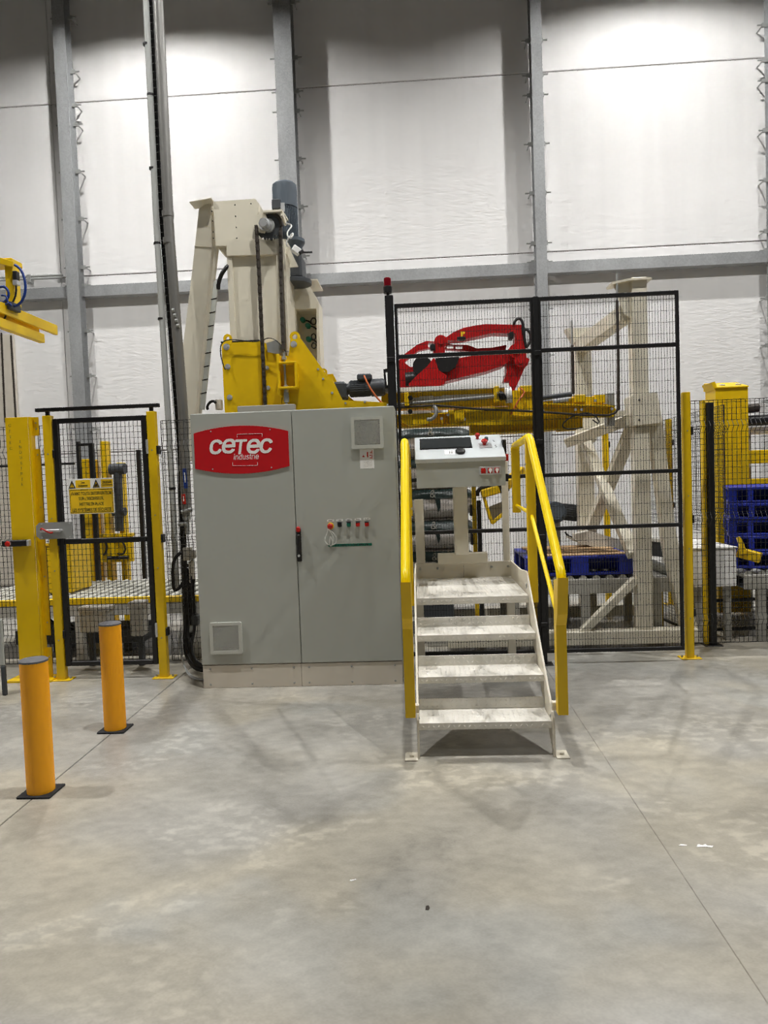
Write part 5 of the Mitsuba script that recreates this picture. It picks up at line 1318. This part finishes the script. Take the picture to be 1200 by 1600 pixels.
box_px(jb, 'body', 294, 878, 302.5, 911, 6.2, .06, M_PLINTH)
for k in range(4):
    part(jb, 'gland', cyl(F(289, 884 + 7 * k, 6.22), F(294, 883.5 + 7 * k, 6.22), .016, 12), M_BLACK, 40)
vb = thing('valve_block', 'dark grey valve block low on the cable bundle left of the cabinet', 'valve')
box_px(vb, 'body', 298, 962, 309, 978, 6.12, .08, M_DARKM, .01)
part(vb, 'gland', cyl(F(300, 978, 6.14), F(299, 988, 6.12), .018, 12), M_SILVER, 40)
rc = random.Random(5)
for k in range(6):
    u = 288 + 2.8 * k
    top = F(u, 880 + 5 * k, 6.24 - .008 * k)
    pts = [top, F(u + 1, 940, 6.24 - .01 * k), F(u + rc.uniform(-3, 1), 990, 6.16 - .012 * k), F(290 + 2.0 * k, 1024 - k, 6.02 - .01 * k), F(306 + .8 * k, 1046 - 2 * k, 5.92), (cx0 + .02, 5.88, .10 + .012 * k)]
    single('power_cable', tube(spline(pts, 40), .008 + .003 * (k % 3), 8), M_BLACK, 'black cable in the bundle dropping to the floor beside the cabinet plinth', 'cable', 'black cables beside the cabinet', smooth=True)
for k in range(2):
    pts = [F(283, 990 - 10 * k, 6.1), F(284 - k, 1025, 6.0), F(290 - k, 1044, 5.95), (cx0 - .13, 5.84 - .03 * k, .012), (cx0 - .0, 5.80 - .02 * k, .012), (cx0 + .05, 5.9, .03)]
    single('pale_cable', tube(spline(pts, 36), .007, 8), M_COND, ['pale cable curving on the floor beside the cabinet plinth', 'second pale cable lying outside the first beside the cabinet plinth'][1 - k], 'cable', smooth=True)

# ------------------------------------------------------------------ yellow arm at the upper left edge
ov = thing('overhead_arm', 'yellow overhead beam on a hanger with pneumatic hoses at the upper left edge', 'machine arm')
e1 = F(91, 516, 6.2); e2 = F(71, 530, 6.0)
X1, Z1 = e1[0], e1[2]
X2, Z2 = e2[0], e2[2]
part(ov, 'upper_rail', bar((X1 - .02, 4.2, Z1), (X1 - .02, 6.2, Z1), .03, .085, .003), M_YEL)
part(ov, 'lower_rail', bar((X2 - .03, 4.2, Z2 + .005), (X2 - .03, 6.0, Z2 + .005), .05, .075, .003), M_YEL)
part(ov, 'web', bar((X1 - .07, 4.2, (Z1 + Z2) / 2), (X1 - .07, 6.0, (Z1 + Z2) / 2), .01, abs(Z1 - Z2) + .05, .002), M_YEL)
HYY = 5.55
ha, hb = F(8, 440, HYY), F(21, 440, HYY)
part(ov, 'hanger', cbox(ha[0], hb[0], HYY, HYY + .10, F(15, 478, HYY)[2], F(15, 413, HYY)[2], .006), M_YEL)
part(ov, 'top_bracket', cbox(ha[0] - .4, hb[0] + .005, HYY - .02, HYY + .14, F(10, 413, HYY)[2], F(10, 404, HYY)[2], .006), M_YEL)
part(ov, 'side_bracket', bar(F(0, 408, HYY - .03), F(21, 414, HYY + .0), .04, .05, .004), M_YEL)
part(ov, 'valve', cat_([cbox(*(lambda p: (p[0] - .015, p[0] + .02, HYY - .02, HYY + .03, p[2] - .03, p[2] + .04))(F(24, 432, HYY)), .005)]), M_BLACK)
part(ov, 'fitting', cat_([cbox(*(lambda p: (p[0] - .02, p[0] + .02, HYY - .02, HYY + .03, p[2] - .02, p[2] + .02))(F(25, 442, HYY)), .005)]), M_SILVER)
for k, pts in enumerate(([(23, 414), (31, 420), (39, 440), (38, 462), (30, 475), (16, 478)], [(0, 449), (8, 449), (13, 456), (12, 466), (4, 473), (0, 474)], [(25, 446), (24, 462), (20, 472)], [(0, 486), (6, 484), (9, 492), (5, 500), (0, 503)], [(2, 462), (10, 464), (12, 470), (16, 478)], [(0, 470), (8, 476), (14, 474), (18, 478)])):
    part(ov, 'hose', tube(spline([F(u, v, HYY - .08 - .012 * k) for u, v in pts], 30), .010 if k < 2 else .007, 8), M_HOSE if k not in (2, 3) else M_BLACK, True)
part(ov, 'manifold', cbox(*(lambda p: (p[0] - .15, p[0] + .06, HYY - .12, HYY + .02, p[2] - .04, p[2] + .02))(F(8, 476, HYY - .1)), .006), M_DARKM)
# pale double door panel strips behind the arm and the cabinet sliver at the left edge
lc = thing('side_cabinet', 'edge of a pale grey cabinet on a dark foot at the left border', 'cabinet')
a = F(4.5, 1000, 5.5)
part(lc, 'body', cbox(a[0] - .6, a[0], 5.5, 5.52, .24, .62, .008), M_CAB)
part(lc, 'foot', cbox(a[0] - .03, a[0] + .005, 5.49, 5.52, 0, .24, .006), M_DARKM)
part(lc, 'base_frame', cbox(a[0] - .6, a[0] - .05, 5.5, 5.52, .18, .24, .004), M_DARKM)
bd = thing('door_panel', 'pale beige panel with two dark vertical seams low on the wall at the left edge', 'door panel', kind='thing')
DY = WALL_Y - .06
a, b = F(-40, 600, DY), F(25, 600, DY)
part(bd, 'leaf', cbox(a[0], b[0], DY, DY + .04, .02, xz(10, 522, DY)[1], .006), M_PLINTH)
part(bd, 'seam', cat_([bar(F(2, 520, DY - .01), F(8, 660, DY - .01), .025, .02), bar(F(17, 524, DY - .01), F(25, 660, DY - .01), .025, .02)]), M_CHAIN)
pr = thing('wall_conduit', 'thin pale conduits along the wall at the upper left', 'conduit')
for k in range(2):
    part(pr, 'pipe', cyl(F(-60, 436.5 + 4 * k, WALL_Y - .08), F(98, 429.5 + 4 * k, WALL_Y - .08), .02, 10), M_COND, 40)
part(pr, 'clip', cat_([cbox(*(lambda p: (p[0] - .03, p[0] + .03, WALL_Y - .11, WALL_Y - .001, p[2] - .08, p[2] + .05))(F(46, 434, WALL_Y - .08)), .004)]), M_STEEL)

# ------------------------------------------------------------------ small things on the floor
def flake(name, u, v, pts, m, lab, cat):
    d = ray(u, v); p = EYE + d * (-EYE[2] / d[2])
    g = Polygon([(p[0] + x, p[1] + y) for x, y in pts]).buffer(0)
    mm = trimesh.creation.extrude_polygon(g if g.geom_type == 'Polygon' else max(g.geoms, key=lambda q: q.area), .0015, engine='earcut'); mm.apply_translation((0, 0, .0004))
    single(name, mm, m, lab, cat)
flake('paint_flake', 1098, 1322, [(-.03, -.01), (-.015, .014), (.0, .004), (.018, .016), (.02, .002), (.045, .0), (.035, -.014), (.01, -.008)], M_WHITE, 'larger white paint fleck on the floor at the right', 'paint fleck')
flake('paint_flake', 1068, 1321, [(-.022, -.002), (-.01, .008), (.012, .005), (.016, -.004), (0, -.006)], M_WHITE, 'smaller white paint fleck left of the larger one', 'paint fleck')
flake('dirt_speck', 668, 1419, [(-.008, -.012), (-.006, .012), (.004, .016), (.009, .0), (.003, -.014)], M_CHAIN, 'dark speck on the floor below the stair', 'speck')
flake('plastic_scrap', 551, 1375, [(-.012, -.004), (.012, .006), (.014, .0), (-.006, -.01)], M_WHITE, 'tiny white scrap on the middle of the floor', 'scrap')
